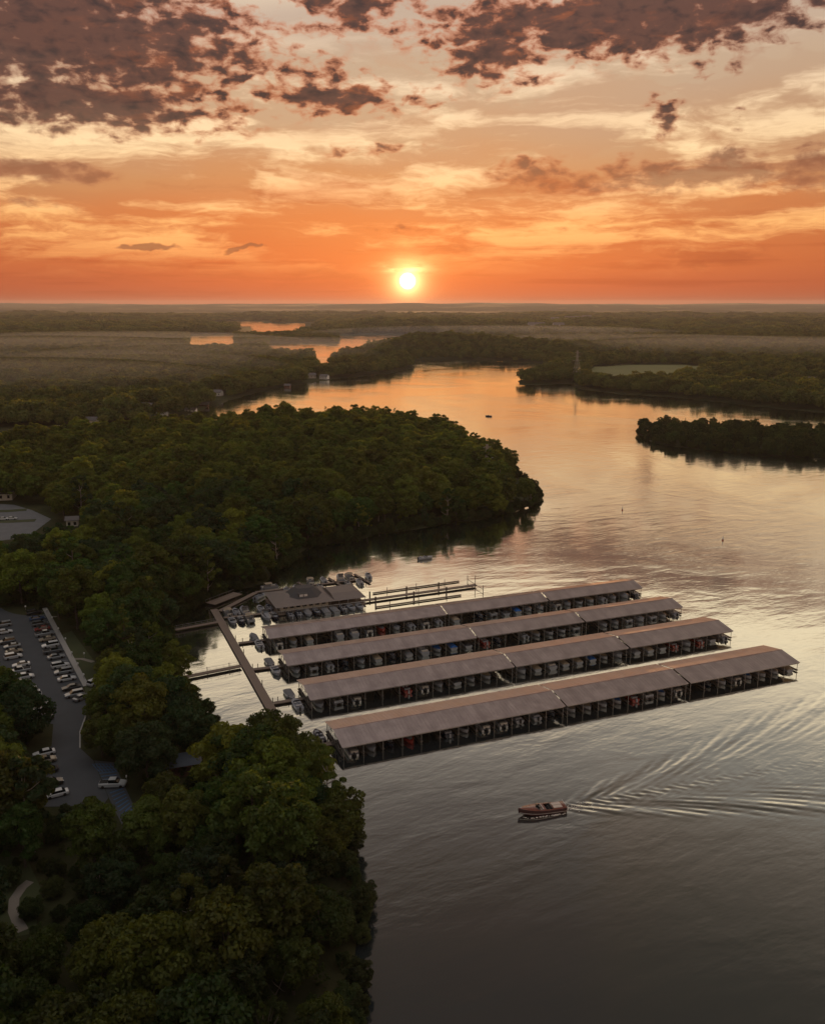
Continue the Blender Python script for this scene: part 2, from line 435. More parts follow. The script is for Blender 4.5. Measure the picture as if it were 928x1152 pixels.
def height(X, Y, S=None):
    X = np.asarray(X, float); Y = np.asarray(Y, float)
    if S is None: S = signed(X, Y)
    sh = S + wav(X, Y, 22, 3) * np.clip(Y / 200, .8, 6)
    h = np.clip(sh * .25, -3, 1.2)
    # wooded rise of the peninsula
    h = h + sst(X, -178, -110) * sst(S, 2, 60) * 9 * np.exp(-(((X + 70) / 130) ** 2 + ((Y - 560) / 130) ** 2))
    far = sst(Y, 1300, 5000) * sst(S, 60, 600)
    h = h + far * (10 + 12 * wav(X, Y, 1300, 5))
    vf = sst(Y, 4200, 14000) * sst(S, 100, 900)
    h = h + vf * (24 + 24 * wav(X, Y, 4200, 8))
    hl = sst(Y, 9500, 15500)
    h = h + hl * (62 + 9 * wav(X * 1.0, Y * .35, 5200, 12))
    ridge = sst(S, 20, 300) * 22 * np.exp(-(((X + 90) / 620) ** 2 + ((Y - 3650) / 380) ** 2))
    bank = sst(S, 5, 120) * 25 * np.exp(-(((X - 50) / 260) ** 2 + ((Y - 1960) / 200) ** 2))  # hill added on the far shore to block low sun glint on the lake
    return h + ridge + bank


def clearing(X, Y):
    q = wav(X, Y, 520, 31) + .45 * wav(X, Y, 170, 32)
    return sst(q, .93, 1.0) * sst(Y, 1000, 1150)


def H1(x, y): return float(height(np.array([x]), np.array([y]))[0])


# ------------------------------------------------------------------ terrain and water
def tmat():
    m = bpy.data.materials.new('forest_floor'); m.use_nodes = True; nt = m.node_tree; b = NB(nt)
    p = nt.nodes['Principled BSDF']; geo = b.node('ShaderNodeNewGeometry').outputs['Position']
    at = b.node('ShaderNodeAttribute', attribute_name='clearing')
    n = b.noise(geo, .06, 6, .65); n2 = b.noise(geo, .0022, 5, .6)
    c = b.mix(b.sm(n, .35, .7), (.030, .034, .014), (.055, .052, .024))
    c = b.mix(b.sm(n2, .42, .66), c, (.045, .058, .026))
    c = b.mix(at.outputs['Fac'], c, b.mix(n, (.11, .12, .04), (.17, .15, .07)))
    b.put(p.inputs['Base Color'], c); p.inputs['Roughness'].default_value = .95; p.inputs['Specular IOR Level'].default_value = .1
    bn = b.node('ShaderNodeBump'); bn.inputs['Strength'].default_value = .6; bn.inputs['Distance'].default_value = 2.0
    b.put(bn.inputs['Height'], n); nt.links.new(bn.outputs[0], p.inputs['Normal'])
    return m


def build_terrain():
    rows = [347.4]
    while rows[-1] < 1400: rows.append(rows[-1] + max(.18, min(6.0, .012 * (rows[-1] - 342) + .12)))
    rows.append(1600)
    cols = sorted(set([*np.arange(-1500, -100, 50), *np.arange(-100, 1040, 5), *np.arange(1040, 2600, 52)]))
    PX, PY = np.meshgrid(np.array(cols, float), np.array(rows, float))
    v = (PY - 576) / FPX; z = HCAM / (_s + _c * v); X = (PX - 464) / FPX * z; Y = z * (_c - v * _s)
    Z = height(X, Y)
    nr, nc = X.shape; idx = np.arange(nr * nc).reshape(nr, nc)
    F = np.stack([idx[:-1, :-1], idx[1:, :-1], idx[1:, 1:], idx[:-1, 1:]], -1).reshape(-1, 4)
    me = npmesh('ground', np.stack([X, Y, Z], -1).reshape(-1, 3), F, tmat(), True)
    a = me.attributes.new('clearing', 'FLOAT', 'POINT'); a.data.foreach_set('value', clearing(X, Y).astype(np.float32).ravel())
    o = bpy.data.objects.new('ground', me); COL.objects.link(o)
    tag(o, 'wooded lakeside land reaching back to the hazy horizon', None, None, 'structure')


build_terrain()

# runabout and its wake
BOAT_BOW = np.array([21.2, 161.6]); WAKE_AX = R(17.5); BOAT_LEN = 10.0
BOAT_DIR = np.array([math.cos(R(14.5)), math.sin(R(14.5))])   # from bow to stern
STERN = BOAT_BOW + BOAT_DIR * BOAT_LEN


def wake_height(X, Y):
    dx, dy = X - (STERN[0] - 4), Y - (STERN[1] - 1)
    s = dx * math.cos(WAKE_AX) + dy * math.sin(WAKE_AX); t = -dx * math.sin(WAKE_AX) + dy * math.cos(WAKE_AX)
    h = np.zeros_like(X)
    for side in (1, -1):
        tt = t * side
        for (ang, lam, amp, w0, w1, cang, s0) in ((16.5, 1.9, .027, 1.1, .028, 37, 0), (13.0, 1.5, .020, .8, .035, 30, 4), (9.0, 1.5, .016, .9, .03, 24, 6)):
            a = math.tan(R(ang)); line = s * a + .5 * np.sin(s * .09 + side); w = w0 + w1 * np.maximum(s, 0)
            env = np.exp(-((tt - line) / w) ** 2) * sst(s, s0, s0 + 6) * (1 / (1 + np.maximum(s, 0) / 110))
            k = 2 * math.pi / (lam * (1 + .004 * np.maximum(s, 0)))
            bend = cang + 9 * np.tanh((line - tt) / (w + .5)) * -1
            ph = k * (s * np.sin(R(cang)) - tt * np.cos(R(cang))) + .5 * np.sin(s * .13 + side * 2) + .10 * ((tt - line) / w) ** 2
            h += amp * env * (np.sin(ph) + .25 * np.sin(2 * ph + .8)) * (1 + .35 * np.sin(s * .27 + side * 2 + tt * .3) + .35 * np.sin(s * .71 + tt * 1.3 + side))
        h += .05 * np.exp(-((tt - s * math.tan(R(15))) / (1.6 + .05 * np.maximum(s, 0))) ** 2) * sst(s, 4, 14) * np.sin(2 * math.pi / 7.5 * (s * .45 - tt * .95)) / (1 + np.maximum(s, 0) / 120)
    wash = np.exp(-(t / (1.2 + .03 * np.maximum(s, 0))) ** 2) * sst(s, 3, 6) * np.exp(-np.maximum(s, 0) / 26)
    h += .09 * wash * np.sin(s * 2.1 + 2 * np.sin(t * 1.3)) * np.cos(t * 1.7 + np.sin(s))
    return h


def water_mat():
    m = bpy.data.materials.new('lake_water'); m.use_nodes = True; nt = m.node_tree; nt.nodes.clear(); b = NB(nt)
    geo = b.node('ShaderNodeNewGeometry').outputs['Position']
    # wind ripples: small, patchy, slightly stretched; stronger in streaks
    pos = b.vm('MULTIPLY', geo, (1, 1, 0))
    dist = b.vm('LENGTH', b.vm('SUBTRACT', geo, (0, 0, HCAM)), out=1)
    rot = b.node('ShaderNodeVectorRotate', rotation_type='Z_AXIS'); b.put(rot.inputs['Vector'], pos); rot.inputs['Angle'].default_value = R(-28)
    rp = rot.outputs[0]
    n1 = b.noise(b.vm('MULTIPLY', rp, (.55, 1.25, 1)), .62, 3, .55, .2)
    n2 = b.noise(b.vm('MULTIPLY', rp, (.5, 1.1, 1)), .16, 3, .5, .3)
    swirl = b.noise(b.vm('MULTIPLY', pos, (.9, 1.0, 1)), .0085, 4, .55, 1.6)
    patch = b.sm(swirl, .40, .62, .45, 1.15)
    # very calm in the sheltered cove
    cv = b.vm('MULTIPLY', b.vm('SUBTRACT', pos, (-45, 315, 0)), (1 / 75, 1 / 75, 0)); calm = b.m('EXPONENT', b.m('MULTIPLY', b.vm('DOT_PRODUCT', cv, cv, out=1), -1.0))
    amp = b.m('MULTIPLY', patch, b.m('SUBTRACT', 1.0, b.m('MULTIPLY', calm, .72)))
    hgt = b.m('MULTIPLY', b.m('ADD', b.m('MULTIPLY', n1, .036), b.m('MULTIPLY', n2, .15)), amp)
    bn = b.node('ShaderNodeBump'); bn.inputs['Strength'].default_value = 1.0; bn.inputs['Distance'].default_value = 1.0
    b.put(bn.inputs['Height'], hgt)
    lw = b.node('ShaderNodeLayerWeight'); lw.inputs['Blend'].default_value = .5; nt.links.new(bn.outputs[0], lw.inputs['Normal'])
    f = lw.outputs['Facing']
    r = b.ramp(f, [(0, (.05,) * 3), (.22, (.07,) * 3), (.34, (.15,) * 3), (.48, (.42,) * 3), (.58, (.70,) * 3), (.67, (.90,) * 3), (1, (1,) * 3)])
    gl = b.node('ShaderNodeBsdfGlossy'); gl.inputs['Color'].default_value = (.93, .97, .89, 1); gl.distribution = 'GGX'
    b.put(gl.inputs['Roughness'], b.lin(patch, .45, 1.15, .07, .13)); nt.links.new(bn.outputs[0], gl.inputs['Normal'])
    df = b.node('ShaderNodeBsdfDiffuse'); df.inputs['Color'].default_value = (.018, .024, .028, 1)
    mx = b.node('ShaderNodeMixShader'); b.put(mx.inputs[0], r); nt.links.new(df.outputs[0], mx.inputs[1]); nt.links.new(gl.outputs[0], mx.inputs[2])
    out = b.node('ShaderNodeOutputMaterial'); nt.links.new(mx.outputs[0], out.inputs[0])
    return m


def build_water():
    xs = [-24000, -8000, -3000, -1000, -400, -100, 0, *np.arange(18, 150, .36), 165, 260, 700, 2000, 6000, 12000, 24000]
    ys = [-300, 0, 90, 120, *np.arange(138, 262, .36), 275, 330, 500, 900, 2000, 5000, 12000, 17500]
    X, Y = np.meshgrid(np.array(xs, float), np.array(ys, float))
    edge = sst(X, 18, 24) * sst(X, 149, 138) * sst(Y, 138, 143) * sst(Y, 261, 250)
    Z = wake_height(X, Y) * edge
    nr, nc = X.shape; idx = np.arange(nr * nc).reshape(nr, nc)
    F = np.stack([idx[:-1, :-1], idx[:-1, 1:], idx[1:, 1:], idx[1:, :-1]], -1).reshape(-1, 4)
    me = npmesh('water', np.stack([X, Y, Z], -1).reshape(-1, 3), F, water_mat(), True)
    o = bpy.data.objects.new('water', me); COL.objects.link(o)
    tag(o, 'calm lake mirroring the sunset sky', None, None, 'structure')


build_water()


def haze():
    m = bpy.data.materials.new('haze_air'); m.use_nodes = True; nt = m.node_tree; nt.nodes.clear(); b = NB(nt)
    v = b.node('ShaderNodeVolumePrincipled'); v.inputs['Color'].default_value = (.40, .43, .54, 1)
    v.inputs['Density'].default_value = 3.0e-5; v.inputs['Anisotropy'].default_value = .4
    out = b.node('ShaderNodeOutputMaterial'); nt.links.new(v.outputs[0], out.inputs['Volume'])
    mb = MB().box(-26000, 26000, -400, 19800, -6, 165)
    o = mb.build('haze', m); tag(o, 'thin sunset haze over the lake and the woods', None, None, 'stuff')


haze()


def mist():
    m = bpy.data.materials.new('valley_mist'); m.use_nodes = True; nt = m.node_tree; nt.nodes.clear(); b = NB(nt)
    v = b.node('ShaderNodeVolumePrincipled'); v.inputs['Color'].default_value = (.44, .52, .68, 1)
    v.inputs['Density'].default_value = 4.5e-4; v.inputs['Anisotropy'].default_value = .35
    out = b.node('ShaderNodeOutputMaterial'); nt.links.new(v.outputs[0], out.inputs['Volume'])
    mb = MB()
    for (px, py, rx, ry, rz, z) in ((-40, 440, 330, 210, 24, 14), (90, 425, 300, 190, 24, 14), (230, 408, 330, 200, 22, 12), (860, 400, 420, 300, 24, 14), (700, 392, 480, 260, 22, 12), (120, 392, 480, 300, 26, 14), (10, 400, 480, 300, 24, 14), (560, 380, 600, 300, 24, 14), (300, 398, 420, 240, 20, 14)):
        p = G(px, py); rings = []
        for k in range(1, 8):
            a = math.pi * k / 8; rings.append([(p[0] + rx * math.sin(a) * math.cos(t), p[1] + ry * math.sin(a) * math.sin(t), z - rz * math.cos(a)) for t in [2 * math.pi * i / 24 for i in range(24)]])
        mb.loft(rings)
    tag(mb.build('mist', m), 'low mist lying in the valleys of the far woods', None, None, 'stuff')


mist()


def sheet(name, poly, z, m, kind='structure', label=None):
    mb = MB(); mb.add([(x, y, z) for x, y in poly], [tuple(range(len(poly)))])
    me = mb.mesh(name, m)
    import bmesh
    bm = bmesh.new(); bm.from_mesh(me); bmesh.ops.triangulate(bm, faces=bm.faces[:])
    bmesh.ops.recalc_face_normals(bm, faces=bm.faces[:])
    if bm.faces and sum(f.normal.z for f in bm.faces) < 0: bmesh.ops.reverse_faces(bm, faces=bm.faces[:])
    bm.to_mesh(me); bm.free()
    o = bpy.data.objects.new(name, me); COL.objects.link(o)
    tag(o, label, None, None, kind); return o


def strip(name, pts, w, z, m, th=0.0, label=None):
    """a path or kerb of width w along world points"""
    mb = MB(); L = []; Rr = []
    for i, p in enumerate(pts):
        a = np.array(pts[max(i - 1, 0)]); c = np.array(pts[min(i + 1, len(pts) - 1)]); d = (c - a) / (np.linalg.norm(c - a) + 1e-9)
        n = np.array([-d[1], d[0]]) * w / 2; L.append(np.array(p) + n); Rr.append(np.array(p) - n)
    if th:
        rings = [[(l[0], l[1], z), (r[0], r[1], z), (r[0], r[1], z - th), (l[0], l[1], z - th)] for l, r in zip(L, Rr)]
        mb.loft(rings)
    else:
        for i in range(len(pts) - 1):
            mb.add([(*Rr[i], z), (*Rr[i + 1], z), (*L[i + 1], z), (*L[i], z)], [(0, 1, 2, 3)])
    o = mb.build(name, m); tag(o, label, None, None, 'structure'); return o


# ------------------------------------------------------------------ car park
GZ = 1.2
LOT = P([(-90, 680), (0, 684), (48, 686), (93, 772), (98, 800), (90, 822), (90, 842), (105.5, 856.5), (122, 898), (116, 906), (60, 908), (46, 908), (36, 905), (36, 850), (58, 840), (60, 815), (30, 810),
         (10, 790), (-40, 740), (-120, 720)], GZ)
BAY = P([(106, 856), (128, 858), (160, 928), (152, 950), (140, 934), (122.5, 898)], GZ)
UPPER = P([(-260, 568), (-20, 566), (16, 568), (36, 574), (62, 586), (58, 594), (20, 606), (-30, 612), (-280, 618)], GZ)
sheet('road', LOT, GZ + .05, M['asphalt'], label='dark asphalt car park between two rows of cars')
sheet('road', BAY, GZ + .046, M['asphalt'], label='painted parking bays at the lower end of the car park')
sheet('road', UPPER, GZ + .05, mat('pale_asphalt', (.13, .135, .145), .85, var=.3, scale=.3), label='grey asphalt lot at the left edge beyond the trees')
VERGE = P([(50, 686), (66, 690), (118, 760), (120, 800), (100, 800), (95, 772)], GZ)
sheet('lawn', VERGE, GZ + .02, M['lawn'], label='dark lawn beside the car park pavement')
K0, K1 = G(47, 685, GZ), G(93, 773, GZ)
kd = (K1 - K0) / np.linalg.norm(K1 - K0); kn = np.array([kd[1], -kd[0]])
if kn[0] < 0: kn = -kn
strip('pavement', [K0 + kn * .9, K1 + kn * .9], 1.5, GZ + .17, M['concrete'], .15, 'pale pavement along the right kerb of the car park')
strip('path', [G(80, 742, GZ), G(92, 741.5, GZ), G(105, 745, GZ)], 1.3, GZ + .06, M['path'], 0, 'pale footpath leaving the car park pavement')
strip('path', [G(56, 694, GZ), G(64, 694, GZ)], 1.0, GZ + .06, M['path'], 0, 'short footpath near the top of the car park')
strip('path', [G(34, 992, GZ), G(25, 999, GZ), G(16, 1012, GZ), G(15, 1025, GZ), G(20, 1038, GZ), G(26, 1048, GZ)], 1.7, GZ + .06, M['path'], 0, 'curved pale path at the lower left edge')
sheet('lawn', P([(-10, 960), (30, 965), (46, 1000), (40, 1050), (-10, 1060)], GZ), GZ + .02, M['lawn'], label='small lawn around the curved path')
strip('kerb', P([(90, 842), (90, 824), (98, 802)], GZ), .3, GZ + .17, M['concrete'], .15, 'kerb round the planted corner of the car park')
# island of grass in the upper lot
strip('lawn', [G(-40, 588, GZ), G(10, 587, GZ), G(40, 585.5, GZ)], 5.0, GZ + .16, M['lawn'], .14, 'planted strip between the upper parking rows')
strip('lawn', [G(-40, 576, GZ), G(10, 575, GZ), G(30, 573.5, GZ)], 5.0, GZ + .16, M['lawn'], .14, 'grass strip at the far side of the upper lot')
# painted bays
mb = MB()
def line_on(mb, a, b, w, z):
    a = np.array(a); b = np.array(b); d = (b - a) / np.linalg.norm(b - a); n = np.array([-d[1], d[0]]) * w / 2
    mb.add([(*(a - n), z), (*(b - n), z), (*(b + n), z), (*(a + n), z)], [(0, 1, 2, 3)])
A0, A1, B0, B1 = G(104, 860, GZ), G(150, 945, GZ), G(127, 860, GZ), G(158, 928, GZ)
for i in range(22):
    t = i / 21
    if .30 < t < .40: continue
    a = A0 * (1 - t) + A1 * t; c = B0 * (1 - t) + B1 * t
    line_on(mb, a * .9 + c * .1, c * .96 + a * .04, .34 if t > .12 else .2, GZ + .054)
for i in range(6):
    t = i / 6; a = A0 * (1 - t) + B0 * t; line_on(mb, a, a + (A1 - A0) * .12 + np.array([.6, 0]), .16, GZ + .058)
o = mb.build('road_marking', M['line_blue']); tag(o, 'blue hatched parking bay lines at the lower end', None, None, 'structure')
mb = MB()
for i in range(24):
    p = K0 + kd * (1.4 + i * 2.75)
    if i * 2.75 < np.linalg.norm(K1 - K0) - 1: line_on(mb, p - kn * 5.0, p - kn * .1, .1, GZ + .054)
o = mb.build('road_marking', M['line_paint']); tag(o, 'white bay lines along the right kerb', None, None, 'structure')

# ------------------------------------------------------------------ cars
def ring(x, prof, wid):
    return [(x, y * wid, z) for y, z in prof]


def make_car(kind, colname):
    paint = M['car_' + colname]; root = empty('parked_car', (0, 0, 0))
    L = {'saloon': 4.7, 'suv': 4.8, 'pickup': 5.5}[kind]; W = {'saloon': .9, 'suv': .96, 'pickup': 1.0}[kind]
    hb = {'saloon': .92, 'suv': 1.05, 'pickup': 1.12}[kind]; ht = {'saloon': 1.43, 'suv': 1.74, 'pickup': 1.85}[kind]
    h = L / 2
    # lower body: lofted along x with nose and tail rounding (front is +x)
    rings = []
    for (x, w, zb, zt) in ((-h, .84, .45, hb * .86), (-h + .12, .95, .28, hb * .98), (-h + .8, 1, .22, hb), (-.2, 1, .20, hb), (h - 1.3, 1, .22, hb * .98), (h - .5, .97, .24, hb * .86), (h - .1, .90, .32, hb * .74), (h, .78, .42, hb * .62)):
        w *= W
        rings.append([(x, -w, zb + .1), (x, -w * 1.0, zt - .12), (x, -w * .9, zt), (x, w * .9, zt), (x, w, zt - .12), (x, w, zb + .1), (x, w * .85, zb), (x, -w * .85, zb)])
    MB().loft(rings).build('body', paint, root, smooth=False)
    if kind == 'saloon': xs = ((-1.75, 0, 0), (-1.05, 1, 1), (.25, 1, 1), (1.05, 0, 0))
    elif kind == 'suv': xs = ((-2.3, 0, 0), (-2.05, 1, 1), (.35, 1, 1), (1.15, 0, 0))
    else: xs = ((-.75, 0, 0), (-.6, 1, 1), (.75, 1, 1), (1.45, 0, 0))
    wt, wb = W * .72, W * .88
    gv = []
    for (x, up, _) in xs: gv.append([(x, -(wt if up else wb), ht - .04 if up else hb - .02), (x, (wt if up else wb), ht - .04 if up else hb - .02)])
    # glasshouse: side windows, windscreen, rear window
    a, b_, c, d = gv
    base = [(x[0][0], x[0][1], x[0][2]) for x in gv], [(x[1][0], x[1][1], x[1][2]) for x in gv]
    MB().add([*a, *b_], [(0, 1, 3, 2)]).build('rear_window', M['glass'], root)
    MB().add([*c, *d], [(0, 1, 3, 2)]).build('windscreen', M['glass'], root)
    for sgn in (0, 1): MB().add([a[sgn], b_[sgn], c[sgn], d[sgn]], [(0, 1, 2, 3)]).build('side_window', M['glass'], root)
    rb = MB(); x0, x1 = b_[0][0], c[0][0]
    rb.loft([[(x0 - .05, -wt * .96, ht - .05), (x0 - .05, wt * .96, ht - .05), (x0 + .05, wt * .9, ht), (x0 + .05, -wt * .9, ht)],
             [(x1 + .05, -wt * .96, ht - .05), (x1 + .05, wt * .96, ht - .05), (x1 - .05, wt * .9, ht), (x1 - .05, -wt * .9, ht)]]).build('roof', paint, root)
    if kind == 'pickup':
        MB().box(-h + .15, -.85, -W * .8, W * .8, hb + .003, hb + .02).build('bed', M['rubber'], root)
    for sx in (-1, 1):
        for sy in (-1, 1):
            cx, cy = sx * (h - .9), sy * (W - .1)
            w = MB(); n = 14
            w.loft([[(cx + .34 * math.cos(t), cy - .11, .34 + .34 * math.sin(t)) for t in [2 * math.pi * i / n for i in range(n)]],
                    [(cx + .34 * math.cos(t), cy + .11, .34 + .34 * math.sin(t)) for t in [2 * math.pi * i / n for i in range(n)]]])
            w.build('wheel', M['rubber'], root)
    for sy in (-1, 1):
        MB().box(h - .22, h - .02 + .03, sy * W * .62 - .17, sy * W * .62 + .17, hb * .58, hb * .72).build('headlight', M['lampglass'], root)
        MB().box(-h - .02, -h + .12, sy * W * .68 - .12, sy * W * .68 + .12, hb * .68, hb * .86).build('tail_light', M['amber'], root)
    return root


car_protos = {}
def place_car(x, y, rz, kind, colr, label, group):
    key = (kind, colr)
    if key not in car_protos: o = car_protos[key] = make_car(kind, colr)
    else: o = copy_tree(car_protos[key])
    o.location = (x, y, GZ + .055); o.rotation_euler = (0, 0, rz)
    name = {'saloon': 'parked_car', 'suv': 'parked_suv', 'pickup': 'parked_pickup'}[kind]
    o.name = name
    tag(o, label, {'saloon': 'car', 'suv': 'SUV', 'pickup': 'pickup'}[kind], group)
    return o


rz_car = math.atan2(kn[1], kn[0])
rr = random.Random(11)
word = {'saloon': 'saloon car', 'suv': 'SUV', 'pickup': 'pickup truck'}
right_px = [(40, 691), (47, 697), (48, 703.5), (50, 709), (52.5, 715), (54.5, 721), (58, 728), (61, 734.5), (64, 741), (68.5, 751), (72, 758), (75, 766), (80, 776), (82.5, 784)]
cols_r = ['black', 'blue', 'grey', 'red', 'silver', 'tan', 'white', 'grey', 'silver', 'white', 'silver', 'white', 'black', 'silver']
kinds_r = ['suv', 'saloon', 'suv', 'saloon', 'pickup', 'saloon', 'suv', 'pickup', 'saloon', 'suv', 'suv', 'saloon', 'saloon', 'suv']
for i in range(14):
    t = (right_px[i][1] - 686) / (784 - 686)
    g0 = G(*right_px[i], GZ); s_along = float((g0 - K0) @ kd); p = K0 + kd * s_along - kn * 2.9
    where = ['first in the row from the top', 'second from the top', 'third from the top', 'fourth from the top', 'fifth from the top', 'sixth from the top', 'seventh from the top', 'just above the footpath', 'beside the footpath',
             'just below the footpath', 'third up from the lower end', 'middle of the lower group', 'second from the lower end', 'last at the lower end'][i]
    place_car(p[0], p[1], rz_car + (math.pi if rr.random() < .3 else 0) + rr.uniform(-.03, .03), kinds_r[i], cols_r[i], f'{cols_r[i]} {word[kinds_r[i]]} parked at the right kerb, {where}', 'cars along the right kerb of the car park')
left_px = [(4, 705), (5, 713), (8, 724), (14, 729), (16, 735), (15, 741), (24, 750), (23, 757), (28, 764), (24, 770), (31, 777), (36, 785), (46, 795), (48, 803), (49, 811)]
cols_l = ['silver', 'white', 'grey', 'silver', 'tan', 'white', 'white', 'silver', 'white', 'grey', 'silver', 'white', 'white', 'silver', 'black']
kinds_l = ['suv', 'saloon', 'suv', 'saloon', 'saloon', 'suv', 'saloon', 'pickup', 'suv', 'saloon', 'saloon', 'suv', 'saloon', 'suv', 'saloon']
ordn = ['first', 'second', 'third', 'fourth', 'fifth', 'sixth', 'seventh', 'eighth', 'ninth', 'tenth', 'eleventh', 'twelfth', 'thirteenth', 'fourteenth', 'last']
for i, (px, py) in enumerate(left_px):
    p = G(px, py, GZ)
    place_car(p[0], p[1], rz_car + (math.pi if rr.random() < .5 else 0) + rr.uniform(-.04, .04), kinds_l[i], cols_l[i],
              f'{cols_l[i]} {word[kinds_l[i]]}, {ordn[i]} from the top in the left row of the car park', 'cars in the left row of the car park')
for i, (px, py, k, c, w) in enumerate([(50, 850, 'saloon', 'white', 'topmost'), (51, 858.5, 'suv', 'tan', 'second'), (53, 870, 'saloon', 'black', 'middle'),
                                       (58, 884, 'suv', 'black', 'fourth'), (64, 896, 'saloon', 'white', 'lowest')]):
    p = G(px, py, GZ)
    place_car(p[0], p[1], rz_car + (.03 if i % 2 else math.pi), k, c, f'{c} {word[k]}, {w} of the five at the lower left of the car park', 'cars at the lower left of the car park')
p = G(127, 885, GZ); place_car(p[0], p[1], R(4), 'pickup', 'white', 'white pickup truck alone beside the blue hatched bays', None)
for i, (px, py, c, w) in enumerate([(4, 585, 'white', 'leftmost'), (13.5, 584.5, 'white', 'nearer the road')]):
    p = G(px, py, GZ); place_car(p[0], p[1], R(12), 'saloon', c, f'{c} saloon car on the upper left lot, {w} of two', 'cars on the upper left lot')
for i, (px, py, c, k, w) in enumerate([(108, 770, 'white', 'suv', 'topmost'), (111, 778, 'silver', 'saloon', 'middle'), (115, 786, 'white', 'saloon', 'lowest'), (92, 787, 'silver', 'saloon', 'leftmost')]):
    p = G(px, py, GZ); place_car(p[0], p[1], rz_car + .5, k, c, f'{c} {word[k]} half hidden by trees right of the pavement, {w}', 'cars under the trees right of the pavement')

# bollard lights along the pavement
def bollard():
    root = empty('bollard', (0, 0, 0))
    MB().bar((0, 0, 0), (0, 0, 1.15), .07, 8).build('post', M['galv'], root)
    MB().bar((0, 0, 1.15), (0, 0, 1.55), .24, 8, .2).build('cap', M['lamp_top'], root)
    return root
bp = bollard(); first = True
for i, (px, py, w) in enumerate([(29, 686.5, 'at the top left corner of the car park'), (53, 690, 'at the top of the right pavement'), (59, 699, 'second along the right pavement'), (66, 711.5, 'third along the right pavement'), (74, 723, 'fourth along the right pavement'),
                                 (81, 739, 'beside the footpath on the pavement'), (95, 740, 'at the end of the short footpath'), (88, 751.5, 'just below the footpath'), (94.5, 764, 'near the lower end of the pavement'), (143, 880, 'beside the blue hatched bays')]):
    p = G(px, py, GZ)
    o = bp if i == 0 else copy_tree(bp); o.location = (p[0], p[1], GZ)
    tag(o, f'white capped bollard {w}', 'bollard', 'bollards round the car park')

# pavilion among the trees right of the bays
p = G(206, 868, GZ); pv = empty('pavilion', (p[0], p[1], GZ), R(20))
MB().loft([[(-4, -3, 2.7), (4, -3, 2.7), (4, 3, 2.7), (-4, 3, 2.7)], [(-1.5, -.1, 4.4), (1.5, -.1, 4.4), (1.5, .1, 4.4), (-1.5, .1, 4.4)]]).build('roof', M['pavilion_roof'], pv)
MB().box(-3.4, 3.4, -2.4, 2.4, 0, 1.0).build('base_wall', M['brick'], pv)
for sx in (-1, 1):
    for sy in (-1, 1): MB().bar((sx * 3.3, sy * 2.3, 1.0), (sx * 3.3, sy * 2.3, 2.72), .12).build('post', M['white'], pv)
tag(pv, 'small pavilion with blue grey roof and brick base among the shore trees', 'pavilion')

# ------------------------------------------------------------------ marina
ORG = G(386.6, 840.4, 2.8); L1 = G(897.6, 745.3, 2.8); MD = (L1 - ORG) / np.linalg.norm(L1 - ORG); MN = np.array([-MD[1], MD[0]])
MR = math.atan2(MD[1], MD[0])
def MW(s, n): return ORG + MD * s + MN * n
def mloc(s, n, z=0.0): p = MW(s, n); return (p[0], p[1], z)


ROWS = {4: (0.0, 13.4), 3: (26.7, 13.0), 2: (50.5, 11.4), 1: (72.6, 10.6)}
SECT = [(0.0, 57.0, 12), (58.3, 94.3, 8), (95.8, 132.2, 8)]
rname = {4: 'nearest', 3: 'second nearest', 2: 'third nearest', 1: 'farthest'}
sname = ['long left', 'middle', 'right']


